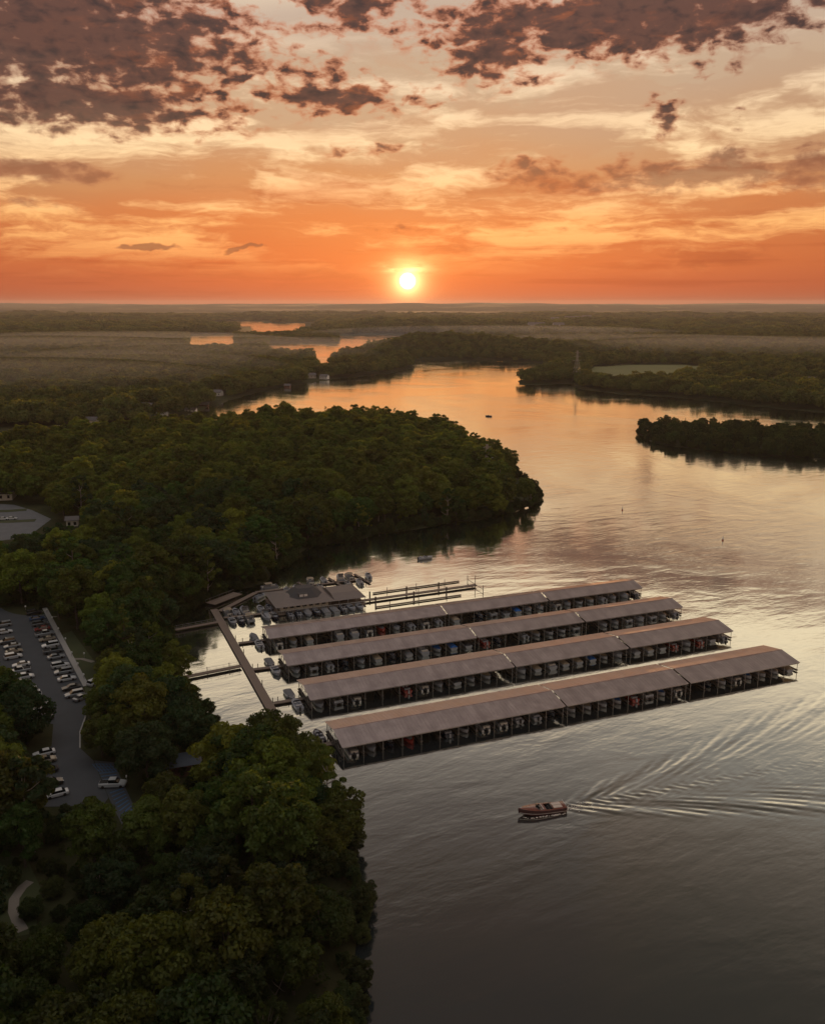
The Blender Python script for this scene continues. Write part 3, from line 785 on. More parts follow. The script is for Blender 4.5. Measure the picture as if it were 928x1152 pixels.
def covered_dock(row, si):
    n0, W = ROWS[row]; s0, s1, nb = SECT[si]; L = s1 - s0; he, hr = 2.8, 4.05
    root = empty('covered_dock', mloc(s0, n0, 0), MR)
    mid = W / 2; t = .10
    rb = MB()
    rb.loft([[(x, -.35, he), (x, mid, hr), (x, W + .35, he), (x, W + .35, he - t), (x, mid, hr - t), (x, -.35, he - t)] for x in (-.45, L + .45 if si < 2 else L + .45)])
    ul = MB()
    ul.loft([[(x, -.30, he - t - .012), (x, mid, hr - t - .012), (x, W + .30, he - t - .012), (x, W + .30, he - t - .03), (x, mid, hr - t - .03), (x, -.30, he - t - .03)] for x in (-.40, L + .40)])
    ul.build('shade_lining', M['under'], root)  # dark sheet added below the roof so the slips read as shaded
    x = 0.0
    while x < L:                                                   # standing seams
        rb.loft([[(xx, -.34, he + .002), (xx, mid, hr + .002), (xx, mid, hr + .03), (xx, -.34, he + .03)] for xx in (x, x + .05)])
        rb.loft([[(xx, W + .34, he + .002), (xx, mid, hr + .002), (xx, mid, hr + .03), (xx, W + .34, he + .03)] for xx in (x, x + .05)])
        x += .92
    rb.build('roof', M['roof'], root)
    MB().bar((-.46, mid, hr + .03), (L + .46, mid, hr + .03), .09, 6).build('ridge_cap', M['roof'], root)
    MB().box(-.2, L + .2, -.2, -.08, he - .36, he - .11).build('eave_beam', M['steel_post'], root)
    MB().box(-.2, L + .2, W + .08, W + .2, he - .36, he - .11).build('eave_beam', M['steel_post'], root)
    dk = MB().box(-.9, L + .9, mid - .8, mid + .8, .28, .52); dk.build('walkway', M['dock_dark'], root)
    for i in range(nb + 1):
        xx = L * i / nb
        MB().box(xx - .38, xx + .38, .1, mid - .802, .28, .50).build('finger_pier', M['dock_dark'], root)
        MB().box(xx - .38, xx + .38, mid + .802, W - .1, .28, .50).build('finger_pier', M['dock_dark'], root)
        for yy in (.15, mid, W - .15):
            MB().bar((xx, yy, -.8 if yy != mid else .4), (xx, yy, he - .1 if yy != mid else hr - .12), .075, 6).build('post', M['steel_post'], root)
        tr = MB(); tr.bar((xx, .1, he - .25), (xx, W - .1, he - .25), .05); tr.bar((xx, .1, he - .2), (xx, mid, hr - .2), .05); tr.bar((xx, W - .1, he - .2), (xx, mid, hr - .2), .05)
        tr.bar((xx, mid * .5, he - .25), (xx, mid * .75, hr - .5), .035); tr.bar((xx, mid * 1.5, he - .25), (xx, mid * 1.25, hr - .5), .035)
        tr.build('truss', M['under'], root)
    if si == 0:   # end bracing seen at the left gable
        br = MB()
        for k in range(4):
            y0 = .4 + k * (W - .8) / 4; y1 = y0 + (W - .8) / 4
            br.bar((0, y0, .5), (0, y1, he - .3), .04); br.bar((0, y1, .5), (0, y0, he - .3), .04); br.bar((0, y1, .4), (0, y1, he), .06)
        br.build('gable_brace', M['steel_post'], root)
    tag(root, f'{rname[row]} covered boat dock, its {sname[si]} metal roof section', 'boat dock', 'covered docks of the marina')


for row in ROWS:
    for si in range(3): covered_dock(row, si)


def floating(name, s0, n0, s1, n1, w, label, cat, z=.5, th=.3, piles=3, m='wood_deck', group=None, rail=False):
    a, b2 = MW(s0, n0), MW(s1, n1); d = b2 - a; L = float(np.linalg.norm(d)); root = empty(name, (a[0], a[1], 0), math.atan2(d[1], d[0]))
    MB().box(0, L, -w / 2, w / 2, z - .08, z).build('deck', M[m], root)
    MB().box(.1, L - .1, -w / 2 + .1, w / 2 - .1, z - th, z - .083).build('float', M['pile'], root)
    for i in range(piles):
        x = L * (i + .5) / piles
        MB().bar((x, w / 2 + .12, -1), (x, w / 2 + .12, z + 1.1), .11, 6).build('pile', M['pile'], root)
    if rail:
        for sy in (-1, 1):
            r = MB(); k = 0
            while k * 2.0 <= L: r.bar((min(k * 2.0, L - .05), sy * (w / 2 - .05), z), (min(k * 2.0, L - .05), sy * (w / 2 - .05), z + .95), .03); k += 1
            r.bar((0, sy * (w / 2 - .05), z + .95), (L, sy * (w / 2 - .05), z + .95), .035); r.build('railing', M['steel_post'], root)
    tag(root, label, cat, group); return root


floating('walkway', -10.2, 112, -9.5, 4, 2.4, 'long straight floating walkway linking the left ends of the covered docks', 'walkway', piles=9)
floating('gangway', -30, 95.6, -11.3, 98.6, 1.7, 'upper narrow gangway from the wooded shore to the long walkway', 'gangway', z=.7, rail=True)
floating('gangway', -30, 57.8, -11.3, 60.2, 1.7, 'middle narrow gangway from the shore trees to the long walkway', 'gangway', z=.7, rail=True)
floating('jetty', -8.6, 78.2, 0, 78.0, 1.5, 'short jetty from the long walkway to the farthest covered dock', 'jetty', group='jetties joining walkway and docks')
floating('jetty', -8.6, 56.8, 0, 56.2, 1.5, 'short jetty from the long walkway to the third nearest covered dock', 'jetty', group='jetties joining walkway and docks')
floating('jetty', -8.4, 33.2, 0, 33.2, 1.5, 'short jetty from the long walkway to the second nearest covered dock', 'jetty', group='jetties joining walkway and docks')
floating('jetty', -8.3, 7.0, 0, 7.0, 1.5, 'short jetty from the walkway end to the nearest covered dock', 'jetty', group='jetties joining walkway and docks')
floating('platform', -10.5, 117.5, .5, 125.5, 4.2, 'wide wooden platform at the far end of the long walkway', 'platform', z=.75, rail=True)
floating('walkway', -8.8, 109.5, 6.6, 124.6, 1.8, 'slanting walkway from the long walkway towards the open boat jetty', 'walkway')
floating('walkway', 6.6, 125.2, 47.5, 126.0, 1.5, 'walkway behind the marina store with small boats on both sides', 'walkway', piles=6)
floating('jetty', -8.6, 102.6, 8.0, 101.5, 1.4, 'jetty between the long walkway and the marina store', 'jetty')
floating('jetty', 26.0, 120.5, 23.5, 131, 1.0, 'finger jetty crossing the rear walkway, nearer the store', 'jetty', group='finger jetties behind the store')
floating('jetty', 37.5, 119.5, 35.5, 132, 1.0, 'finger jetty crossing the rear walkway, towards its open end', 'jetty', group='finger jetties behind the store')
floating('jetty', 48.0, 120.5, 46.0, 133, 1.0, 'finger jetty at the very tip of the rear walkway', 'jetty', group='finger jetties behind the store')
# long open pier
floating('pier', 38.0, 101.6, 82.5, 103.2, 1.9, 'long open wooden pier running out from the store roof', 'pier', z=.75, piles=1)
floating('boom', 45.0, 109.0, 79.3, 110.6, .8, 'far floating boom parallel to the long open pier', 'boom', z=.45, piles=3)
floating('boom', 41.0, 94.5, 73.2, 95.6, .8, 'near floating boom parallel to the long open pier', 'boom', z=.45, piles=3)
for k, (s, nn, w) in enumerate([(42.5, 105, 'far side by the store'), (56.5, 105.6, 'far side at midway'), (69, 105.8, 'far side, tall'), (42.5, 98.9, 'near side by the store'), (56.8, 99.4, 'near side at midway'), (69.5, 100.0, 'near side, outer')]):
    o = MB().bar((0, 0, -1), (0, 0, 2.4), .28, 8).build('mooring_pile', M['pile'], None, mloc(s, nn), 0)
    tag(o, f'dark mooring pile on the {w} of the open pier', 'pile', 'piles of the open pier')
o = MB().bar((0, -6.5, .9), (0, 6.5, .9), .09, 6).bar((0, 0, -1), (0, 0, 4.2), .12, 6).bar((0, -6.5, -1), (0, -6.5, 2.4), .12, 6).bar((0, 6.5, -1), (0, 6.5, 2.4), .12, 6).build('mooring_pole', M['pile'], None, mloc(82.3, 103.2), MR)
tag(o, 'tall pole with cross bar at the outer tip of the open pier', 'mooring pole')

# marina store
st = empty('marina_store', mloc(8.5, 99.8, 0), MR)
MB().box(-.6, 30.4, -1.5, 16.2, .3, .6).build('deck', M['wood_deck'], st)
MB().box(1.5, 18, 1.5, 14.5, .603, 3.1).build('wall', M['siding'], st)
MB().box(18.2, 29, 6.0, 13.0, .603, 2.7).build('wall', M['siding'], st)
for i in range(7):
    w = MB().box(2.4 + i * 2.2, 3.8 + i * 2.2, 1.44, 1.498, 1.3, 2.5).build('window', M['glass'], st)
MB().loft([[(-.8, -1.6, 2.9), (19.5, -1.6, 2.9), (19.5, 16.4, 2.9), (-.8, 16.4, 2.9)], [(4.5, 6.0, 4.3), (17, 6.0, 4.3), (17, 8.8, 4.3), (4.5, 8.8, 4.3)]]).build('roof', M['store_roof'], st)
MB().loft([[(19.53, -1.2, 2.75), (30.6, -1.2, 2.75), (30.6, 14.8, 2.75), (19.53, 14.8, 2.75)], [(19.53, 3.5, 4.0), (28.5, 3.5, 4.0), (28.5, 10.2, 4.0), (19.53, 10.2, 4.0)]]).build('roof', M['store_roof'], st)
up = MB()
hx = [(5.0, 4.2), (8.0, 2.4), (14.5, 2.4), (17.5, 5.0), (17.5, 11), (14.5, 13.6), (8.0, 13.6), (5.0, 11)]
up.loft([[(x, y, 3.7) for x, y in hx], [(11.2 + (x - 11.2) * .45, 8 + (y - 8) * .35, 6.2) for x, y in hx]])
up.build('upper_roof', M['shingle_dark'], st)
MB().box(8.2, 11.4, 3.2, 4.9, 3.9, 5.2).build('dormer', M['shingle_dark'], st)
for i in range(2): MB().box(8.5 + i * 1.5, 9.7 + i * 1.5, 3.13, 3.19, 4.2, 5.0).build('dormer_window', M['white'], st)
for i in range(11):
    MB().bar((-.4 + i * 3.05, -1.3, .6), (-.4 + i * 3.05, -1.3, 2.85), .09).build('post', M['steel_post'], st)
rl = MB(); rl.bar((-.4, -1.3, 1.5), (30, -1.3, 1.5), .05)
for i in range(40): rl.bar((-.4 + i * .77, -1.3, .6), (-.4 + i * .77, -1.3, 1.5), .03)
rl.build('railing', M['white'], st)
tag(st, 'floating marina store with broad low roof and dark raised hip roof', 'building')

# ------------------------------------------------------------------ boats
def hull_mesh(L, W, Hh, m, bow=.32, sheer=.25):
    mb = MB(); rings = []
    for t in (0, .25, .5, .7, .85, .95, 1.0):
        x = L * t - L / 2
        w = W / 2 * (1 - max(0, (t - (1 - bow)) / bow) ** 1.8 * .97) * (1 if t > 0 else .93)
        zt = Hh + sheer * t * t; zb = -.15 + (.35 * max(0, (t - .75) / .25))
        rings.append([(x, -w, zt), (x, -w * .97, zt * .4), (x, -w * .6, zb), (x, 0, zb - .12), (x, w * .6, zb), (x, w * .97, zt * .4), (x, w, zt), (x, w * .86, zt + .03), (x, -w * .86, zt + .03)])
    mb.loft(rings); return mb


def make_boat(kind):
    if kind == 'pontoon':
        root = empty('pontoon_boat', (0, 0, 0)); L = 6.6
        for sy in (-1, 1): MB().bar((-L / 2, sy * .85, .15), (L / 2 - .5, sy * .85, .15), .3, 8).bar((L / 2 - .5, sy * .85, .15), (L / 2, sy * .85, .32), .3, 8, .08).build('pontoon', M['alu'], root)
        MB().box(-L / 2 + .1, L / 2 - .3, -1.22, 1.22, .46, .56).build('deck', M['cover_grey'], root)
        f = MB().box(-L / 2 + .3, L / 2 - .5, -1.22, -1.16, .563, 1.2).box(-L / 2 + .3, L / 2 - .5, 1.16, 1.22, .563, 1.2).box(L / 2 - .56, L / 2 - .5, -1.157, 1.157, .563, 1.2); f.build('fence_panel', M['hull_white'], root)
        MB().box(-L / 2 + .4, -L / 2 + 1.2, -1.1, .6, .563, 1.05).box(.8, 2.4, .6, 1.1, .563, 1.05).box(.8, 2.4, -1.1, -.6, .563, 1.05).build('seat', M['seat'], root)
        c = MB(); c.loft([[(-1.8, -1.2, 2.1), (-1.8, 0, 2.3), (-1.8, 1.2, 2.1), (-1.8, 0, 2.25)], [(.8, -1.2, 2.1), (.8, 0, 2.3), (.8, 1.2, 2.1), (.8, 0, 2.25)]]); c.build('canopy', M['cover_tan'], root)
        pb = MB()
        for sx in (-1.7, .7):
            for sy in (-1.18, 1.18): pb.bar((sx, sy, 1.2), (sx, sy, 2.1), .025)
            pb.bar((sx, -1.18, 2.08), (sx, 1.18, 2.08), .025)
        pb.build('canopy_frame', M['alu'], root)
        MB().box(-L / 2 - .45, -L / 2 + .05, -.16, .16, .25, .95).build('outboard_motor', M['rubber'], root)
        return root
    if kind in ('white_runabout', 'dark_runabout', 'red_runabout'):
        root = empty('motorboat', (0, 0, 0)); hm = {'white_runabout': 'hull_white', 'dark_runabout': 'hull_dark', 'red_runabout': 'hull_red'}[kind]
        hull_mesh(6.2, 2.3, .8, 0).build('hull', M[hm], root)
        MB().loft([[(.7, -.85, .9), (.7, .85, .9), (2.3, .3, 1.04), (2.3, -.3, 1.04)], [(.8, -.6, 1.02), (.8, .6, 1.02), (2.0, .2, 1.10), (2.0, -.2, 1.10)]]).build('foredeck', M['hull_white'], root)
        MB().box(-2.4, .5, -.85, .85, .72, .845).build('cockpit', M['cover_grey'], root)
        MB().box(-2.4, -1.7, -.8, .8, .85, 1.2).box(-.6, -.1, -.75, -.2, .85, 1.25).box(-.6, -.1, .2, .75, .85, 1.25).build('seat', M['hull_white'], root)
        MB().add([(.4, -.9, .9), (.75, -.6, 1.0), (.75, .6, 1.0), (.4, .9, .9), (.2, -.85, 1.4), (.5, -.5, 1.45), (.5, .5, 1.45), (.2, .85, 1.4)], [(0, 1, 5, 4), (1, 2, 6, 5), (2, 3, 7, 6)]).build('windscreen', M['glass'], root)
        MB().box(-3.5, -3.1, -.18, .18, .2, 1.1).build('outboard_motor', M['hull_white'] if kind != 'white_runabout' else M['rubber'], root)
        return root
    if kind in ('blue_covered', 'grey_covered', 'tan_covered', 'black_covered'):
        root = empty('covered_boat', (0, 0, 0))
        hull_mesh(6.2, 2.35, .78, 0).build('hull', M['hull_white'], root)
        rings = []
        for t in (0, .1, .35, .5, .62, .8, 1):
            x = -3.05 + 5.7 * t; w = 1.1 * (1 - max(0, (t - .6) / .4) ** 1.7 * .85); z = .86 + (.55 * math.sin(math.pi * min(1, t * 1.25 + .05)) if t < .8 else .12 * (1 - t) / .2)
            rings.append([(x, -w, .84 + .2 * t * t), (x, -w * .5, z * .95 + .05), (x, 0, z + .07), (x, w * .5, z * .95 + .05), (x, w, .84 + .2 * t * t)])
        MB().loft(rings, cap=True).build('cover', M['cover_' + kind.split('_')[0]], root)
        return root
    if kind == 'cruiser':
        root = empty('cabin_cruiser', (0, 0, 0))
        hull_mesh(7.2, 2.6, 1.05, 0).build('hull', M['hull_white'], root)
        cb = MB(); cb.loft([[(-.6, -.95, 1.1), (-.6, .95, 1.1), (2.6, .4, 1.3), (2.6, -.4, 1.3)], [(-.5, -.8, 1.95), (-.5, .8, 1.95), (1.4, .45, 1.6), (1.4, -.45, 1.6)]]); cb.build('cabin', M['hull_white'], root)
        MB().add([(-.45, -.78, 1.97), (-.45, .78, 1.97), (-.9, .85, 2.5), (-.9, -.85, 2.5)], [(0, 1, 2, 3)]).build('windscreen', M['glass'], root)
        MB().box(-3.2, -.7, -1.0, 1.0, .95, 1.11).build('cockpit', M['cover_grey'], root)
        MB().box(-3.0, -2.3, -.95, .95, 1.113, 1.5).build('seat', M['seat'], root)
        MB().box(-2.4, -.7, -1.0, 1.0, 2.5, 2.56).build('canopy', M['cover_black'], root)
        p = MB()
        for sx in (-2.35, -.75):
            for sy in (-.95, .95): p.bar((sx, sy, 1.1), (sx, sy, 2.47), .03)
            p.bar((sx, -.95, 2.46), (sx, .95, 2.46), .03)
        p.build('canopy_frame', M['alu'], root); return root


boat_words = {'pontoon': ('tan canopied pontoon boat', 'pontoon boat'), 'white_runabout': ('white open motorboat', 'motorboat'), 'dark_runabout': ('dark hulled motorboat', 'motorboat'),
              'red_runabout': ('red hulled motorboat', 'motorboat'), 'blue_covered': ('bright blue covered boat', 'boat'), 'grey_covered': ('grey covered white boat', 'boat'),
              'tan_covered': ('tan covered white boat', 'boat'), 'black_covered': ('black covered white boat', 'boat'), 'cruiser': ('white cabin cruiser', 'cruiser')}
boat_protos = {}
def place_boat(s, n, rz, kind, where, group, z=0.0):
    if kind not in boat_protos: o = boat_protos[kind] = make_boat(kind)
    else: o = copy_tree(boat_protos[kind])
    o.location = mloc(s, n, z); o.rotation_euler = (0, 0, MR + rz)
    tag(o, f'{boat_words[kind][0]} {where}', boat_words[kind][1], group); return o


br = random.Random(5)
kinds = ['pontoon', 'white_runabout', 'white_runabout', 'dark_runabout', 'grey_covered', 'tan_covered', 'black_covered', 'red_runabout', 'cruiser', 'pontoon', 'white_runabout']
forced = {(4, 1, 3): 'blue_covered', (4, 1, 6): 'blue_covered', (3, 1, 5): 'blue_covered', (1, 1, 5): 'blue_covered', (2, 0, 9): 'blue_covered', (2, 0, 10): 'blue_covered', (4, 2, 4): 'blue_covered'}
for row, (n0, W) in ROWS.items():
    for si, (s0, s1, nb) in enumerate(SECT):
        for i in range(nb):
            k = forced.get((row, si, i)) or br.choice(kinds)
            if br.random() < .13 and (row, si, i) not in forced: continue
            s = s0 + (i + .5) * (s1 - s0) / nb
            third = ['left', 'middle', 'right'][min(2, int(i * 3 / nb))]
            # a few back-row boats show through the bays
            place_boat(s, n0 + W / 2 - 4.05 + br.uniform(.3, .8), (-math.pi / 2 if br.random() < .5 else math.pi / 2), k,
                       f'in the {ordn[i]} slip from left, {sname[si]} roof, {rname[row]} dock', f'boats in the {third} of the {sname[si]} section of the {rname[row]} covered dock', .05)
# open boats
for row, (n0, W) in ROWS.items():
    if row == 4:
        lst = [(-2.6, n0 + W * .62 + 3.0, 'dark_runabout')]
    else: lst = [(-3.0, n0 + W / 2 - 3.0, 'white_runabout'), (-3.3, n0 + W / 2 + 3.2, 'grey_covered')]
    for j, (s, n, k) in enumerate(lst):
        place_boat(s, n, br.choice([math.pi / 2, -math.pi / 2]), k, f'tied outside the left gable end of the {rname[row]} covered dock', None)
for j in range(6):
    for side in (1, -1):
        k = ['white_runabout', 'dark_runabout', 'pontoon', 'white_runabout', 'cruiser', 'dark_runabout'][(j + (side > 0) * 2) % 6]
        if j == 3: continue
        place_boat(-6.6 + j * 2.75, 102 + side * 4.3, -side * math.pi / 2 + math.pi, k, f'{ordn[j]} on the {"far" if side > 0 else "near"} side of the jetty left of the store', 'boats at the jetty left of the store')
for j, (s, n, rz, k) in enumerate([(12.5, 128.5, .1, 'pontoon'), (17.5, 122.6, 1.5, 'white_runabout'), (21, 122.6, 1.5, 'cruiser'), (27.8, 129.2, 1.4, 'pontoon'), (29.5, 122.2, 1.5, 'dark_runabout'), (33, 129.5, 1.5, 'white_runabout'),
                                   (39.5, 129.8, 1.4, 'cruiser'), (40, 122.5, 1.5, 'dark_runabout'), (43, 129.9, 1.5, 'pontoon'), (44.5, 122.4, 1.5, 'white_runabout'), (50, 128.5, 1.4, 'white_runabout'), (7.2, 119.8, .75, 'white_runabout')]):
    sd_ = 'far side' if n > 125.5 else 'near side'
    place_boat(s, n, rz, k, ('moored alone beside the slanting walkway' if j == 11 else f'on the {sd_} of the rear walkway, {ordn[j]} boat'), 'open boats behind the marina store')
for j in range(9):
    place_boat(12 + j * 3.0, 96.6, br.choice([math.pi / 2, -math.pi / 2]) + br.uniform(-.1, .1), br.choice(['dark_runabout', 'white_runabout', 'dark_runabout', 'grey_covered', 'black_covered']), f'moored along the store front, {ordn[j]} from its left', 'boats along the front of the marina store')

# small boats out on the lake and buoys
p = G(549.5, 468.5); o = place_boat(0, 0, 0, 'dark_runabout', 'x', None); o.location = (p[0], p[1], 0); o.rotation_euler = (0, 0, R(150)); tag(o, 'tiny dark motorboat far out on the bright lake', 'motorboat'); 
if 'group' in o: del o['group']
p = G(478.5, 629); o = place_boat(0, 0, 0, 'white_runabout', 'x', None); o.location = (p[0], p[1], 0); o.rotation_euler = (0, 0, R(25)); tag(o, 'small pale motorboat between the peninsula and the open pier', 'motorboat')
for (px, py, w) in [(700, 574, 'in mid lake, the farther of two'), (813, 608, 'at the right, the nearer of two')]:
    p = G(px, py); r_ = empty('buoy', (p[0], p[1], 0))
    MB().bar((0, 0, -.3), (0, 0, .5), .4, 10, .35).build('float', M['hull_red'], r_)
    MB().bar((0, 0, .5), (0, 0, 2.0), .14, 8, .10).build('mast', M['hull_white'], r_)
    tag(r_, f'upright channel buoy {w}', 'buoy', 'channel buoys on the lake')

# ------------------------------------------------------------------ the mahogany runabout in front
def mahogany():
    m = bpy.data.materials.new('varnished_mahogany'); m.use_nodes = True; nt = m.node_tree; b = NB(nt); p = nt.nodes['Principled BSDF']
    tc = b.node('ShaderNodeTexCoord').outputs['Object']
    sp = b.node('ShaderNodeSeparateXYZ'); b.put(sp.inputs[0], tc)
    n = b.noise(b.vm('MULTIPLY', tc, (1.2, 14, 6)), 1.0, 5, .6)
    seam = b.m('LESS_THAN', b.m('FRACT', b.m('MULTIPLY', sp.outputs[1], 5.0)), .09)
    c = b.mix(n, (.085, .013, .010), (.19, .042, .024))
    c = b.mix(b.m('MULTIPLY', seam, .6), c, (.36, .20, .11))
    b.put(p.inputs['Base Color'], c); p.inputs['Roughness'].default_value = .22; p.inputs['Coat Weight'].default_value = .8; p.inputs['Coat Roughness'].default_value = .08
    return m


def runabout():
    MH = mahogany(); HD = mat('mahogany_side', (.034, .004, .005), .4, var=.25, scale=4, coat=.25)
    root = empty('wooden_runabout', (0, 0, 0)); L, W = BOAT_LEN, 2.9
    def sec(t):
        x = L * (t - .5)                                   # t=0 stern, 1 bow (+x)
        w = W / 2 * (1 - max(0, (t - .52) / .48) ** 2.1 * .985) * (.86 + .14 * min(1, t / .35))
        zt = 1.02 + .42 * t ** 2.2 + (.05 if t < .1 else 0)
        zb = -.32 + .75 * max(0, (t - .72) / .28) ** 1.6
        return x, w, zt, zb
    ts = [0, .06, .15, .3, .45, .58, .7, .8, .88, .94, .98, 1.0]
    rings = []
    for t in ts:
        x, w, zt, zb = sec(t); xs = x + (.10 if t == 1 else 0)
        rings.append([(xs, -w, zt), (xs, -w * 1.0, zt * .62 + zb * .3), (x, -w * .88, zb + .28), (x, -w * .4, zb + .05), (x, 0, zb), (x, w * .4, zb + .05), (x, w * .88, zb + .28), (xs, w, zt * .62 + zb * .3), (xs, w, zt)])
    hb = MB(); hb.loft(rings, cap=False, closed=False)
    hb.add(rings[0], [tuple(range(9))]); hb.build('hull', HD, root, smooth=False)
    # boot stripe at the waterline
    bs = MB()
    for sgn in (-1, 1):
        pts = []
        for t in ts[:-1]:
            x, w, zt, zb = sec(t); pts.append([(x, sgn * (w * .985 + .012), .42 + .16 * t), (x, sgn * (w * .97 + .012), .33 + .16 * t)])
        bs.loft(pts, cap=False, closed=False)
    bs.build('boot_stripe', M['white'], root)
    def deckpart(t0, t1, y_in=0.0, crown=.10, steps=8, lift=0.0):
        mb = MB(); rr_ = []
        for i in range(steps + 1):
            t = t0 + (t1 - t0) * i / steps; x, w, zt, zb = sec(t); w = max(w, .02)
            rr_.append([(x, w * k, zt + .015 + lift + crown * (1 - k * k)) for k in (-1, -.75, -.5, -.25, 0, .25, .5, .75, 1)])
        mb.loft(rr_, cap=False, closed=False); return mb
    deckpart(.60, 1.0).build('foredeck', MH, root)
    deckpart(0.0, .30).build('aft_deck', MH, root)
    # side decks round the two cockpits, bridge deck between them
    sdk = MB()
    for sgn in (-1, 1):
        rr_ = []
        for i in range(9):
            t = .30 + .30 * i / 8; x, w, zt, zb = sec(t); rr_.append([(x, sgn * w, zt + .015), (x, sgn * w * .9, zt + .04), (x, sgn * w * .80, zt + .05), (x, sgn * w * .80, zt - .1)])
        sdk.loft(rr_, cap=False, closed=False)
    sdk.build('side_deck', MH, root)
    MB().box(-.55, -.05, -1.12, 1.12, .9, 1.19).build('bridge_deck', MH, root)
    # cockpits
    MB().box(-2.05, 1.05, -1.16, 1.16, .35, .5).build('cockpit_floor', M['rubber'], root)
    MB().box(-2.02, -1.94, -1.16, 1.16, .5, 1.15).box(.97, 1.05, -1.16, 1.16, .5, 1.2).build('cockpit_liner', M['cover_black'], root)
    seat = mat('cream_leather', (.55, .47, .42), .5)
    MB().box(-1.9, -1.35, -1.0, 1.0, .503, .85).box(-1.94, -1.72, -1.0, 1.0, .853, 1.28).build('bench_seat', M['cover_black'], root)
    MB().box(-.02, .45, -1.0, 1.0, .503, .85).box(-.04, .12, -1.0, 1.0, .853, 1.30).build('bench_seat', seat, root)
    # sun pad and engine hatches aft
    for sy in (-1, 1): MB().box(-4.1, -2.25, min(sy * .08, sy * .92), max(sy * .08, sy * .92), 1.13, 1.24).build('engine_hatch', seat, root)
    ws = MB()
    for sgn in (-1, 1): ws.add([(1.35, 0, 1.32), (1.0, sgn * 1.05, 1.25), (.80, sgn * 1.02, 1.72), (1.12, 0, 1.80)], [(0, 1, 2, 3)])
    w_ = ws.build('windscreen', M['glass'], root)
    fr = MB(); fr.bar((1.35, 0, 1.32), (1.12, 0, 1.80), .03)
    for sgn in (-1, 1): fr.bar((1.12, 0, 1.80), (.80, sgn * 1.02, 1.72), .035); fr.bar((1.0, sgn * 1.05, 1.25), (.80, sgn * 1.02, 1.72), .03); fr.bar((1.35, 0, 1.32), (1.0, sgn * 1.05, 1.25), .03)
    f_ = fr.build('windscreen_frame', M['chrome'], root)
    MB().bar((-4.7, -1.0, 1.1), (-4.75, -1.0, 1.6), .03).bar((-4.7, 1.0, 1.1), (-4.75, 1.0, 1.6), .03).bar((-4.75, -1.0, 1.6), (-4.75, 1.0, 1.6), .05).build('stern_rail', M['white'], root)
    MB().bar((4.6, 0, 1.5), (4.6, 0, 1.72), .04).bar((4.9, 0, 1.55), (4.3, 0, 1.58), .04).build('bow_cleat', M['chrome'], root)
    MB().bar((.62, .45, 1.15), (.50, .45, 1.35), .22, 12, .22).build('steering_wheel', M['chrome'], root)
    tag(root, 'varnished red mahogany runabout speeding left with a long wake', 'motorboat')
    c = (BOAT_BOW + STERN) / 2
    root.location = (c[0], c[1], .05); root.rotation_euler = (0, R(-1.5), math.atan2(-BOAT_DIR[1], -BOAT_DIR[0]))
    return root


ra = runabout()
# two people in the front cockpit? the photo shows none clearly: left out

# white churned foam at the stern: flecks lying on the water
fm = mat('foam', (.72, .66, .60), .8, var=.05)
fo = MB(); fr_ = random.Random(3)
ca, sa = math.cos(WAKE_AX), math.sin(WAKE_AX)
for i in range(150):
    s = abs(fr_.gauss(0, 2.6)) + .1; t = fr_.gauss(0, .35 + .12 * s)
    if s > 9: continue
    x, y = STERN[0] + s * ca - t * sa, STERN[1] + s * sa + t * ca
    r = fr_.uniform(.05, .16) * (1 - s / 12); zz = float(wake_height(np.array([x]), np.array([y]))[0]) + .03
    n = 6; a0 = fr_.uniform(0, 6)
    vs = [(x + r * fr_.uniform(.6, 1.5) * math.cos(a0 + 2 * math.pi * k / n), y + r * fr_.uniform(.5, 1.1) * math.sin(a0 + 2 * math.pi * k / n), zz) for k in range(n)] + [(x, y, zz + .06)]
    fo.add(vs, [(k, (k + 1) % n, n) for k in range(n)])
bd = BOAT_DIR; bn_ = np.array([-bd[1], bd[0]])
for i in range(110):
    u = fr_.uniform(.6, 9.5); sgn = fr_.choice((-1, 1)); w = 1.45 * (1 - max(0, (2.6 - u) / 2.6) ** 2) + fr_.uniform(.0, .12 + .05 * u)
    q = BOAT_BOW + bd * u + bn_ * sgn * w; r = fr_.uniform(.04, .13)
    vs = [(q[0] + r * 1.6 * math.cos(2 * math.pi * k / 6), q[1] + r * math.sin(2 * math.pi * k / 6), .02) for k in range(6)] + [(q[0], q[1], .10)]
    fo.add(vs, [(k, (k + 1) % 6, 6) for k in range(6)])
o = fo.build('foam', fm); tag(o, 'white churned foam behind the mahogany runabout', None, None, 'stuff')

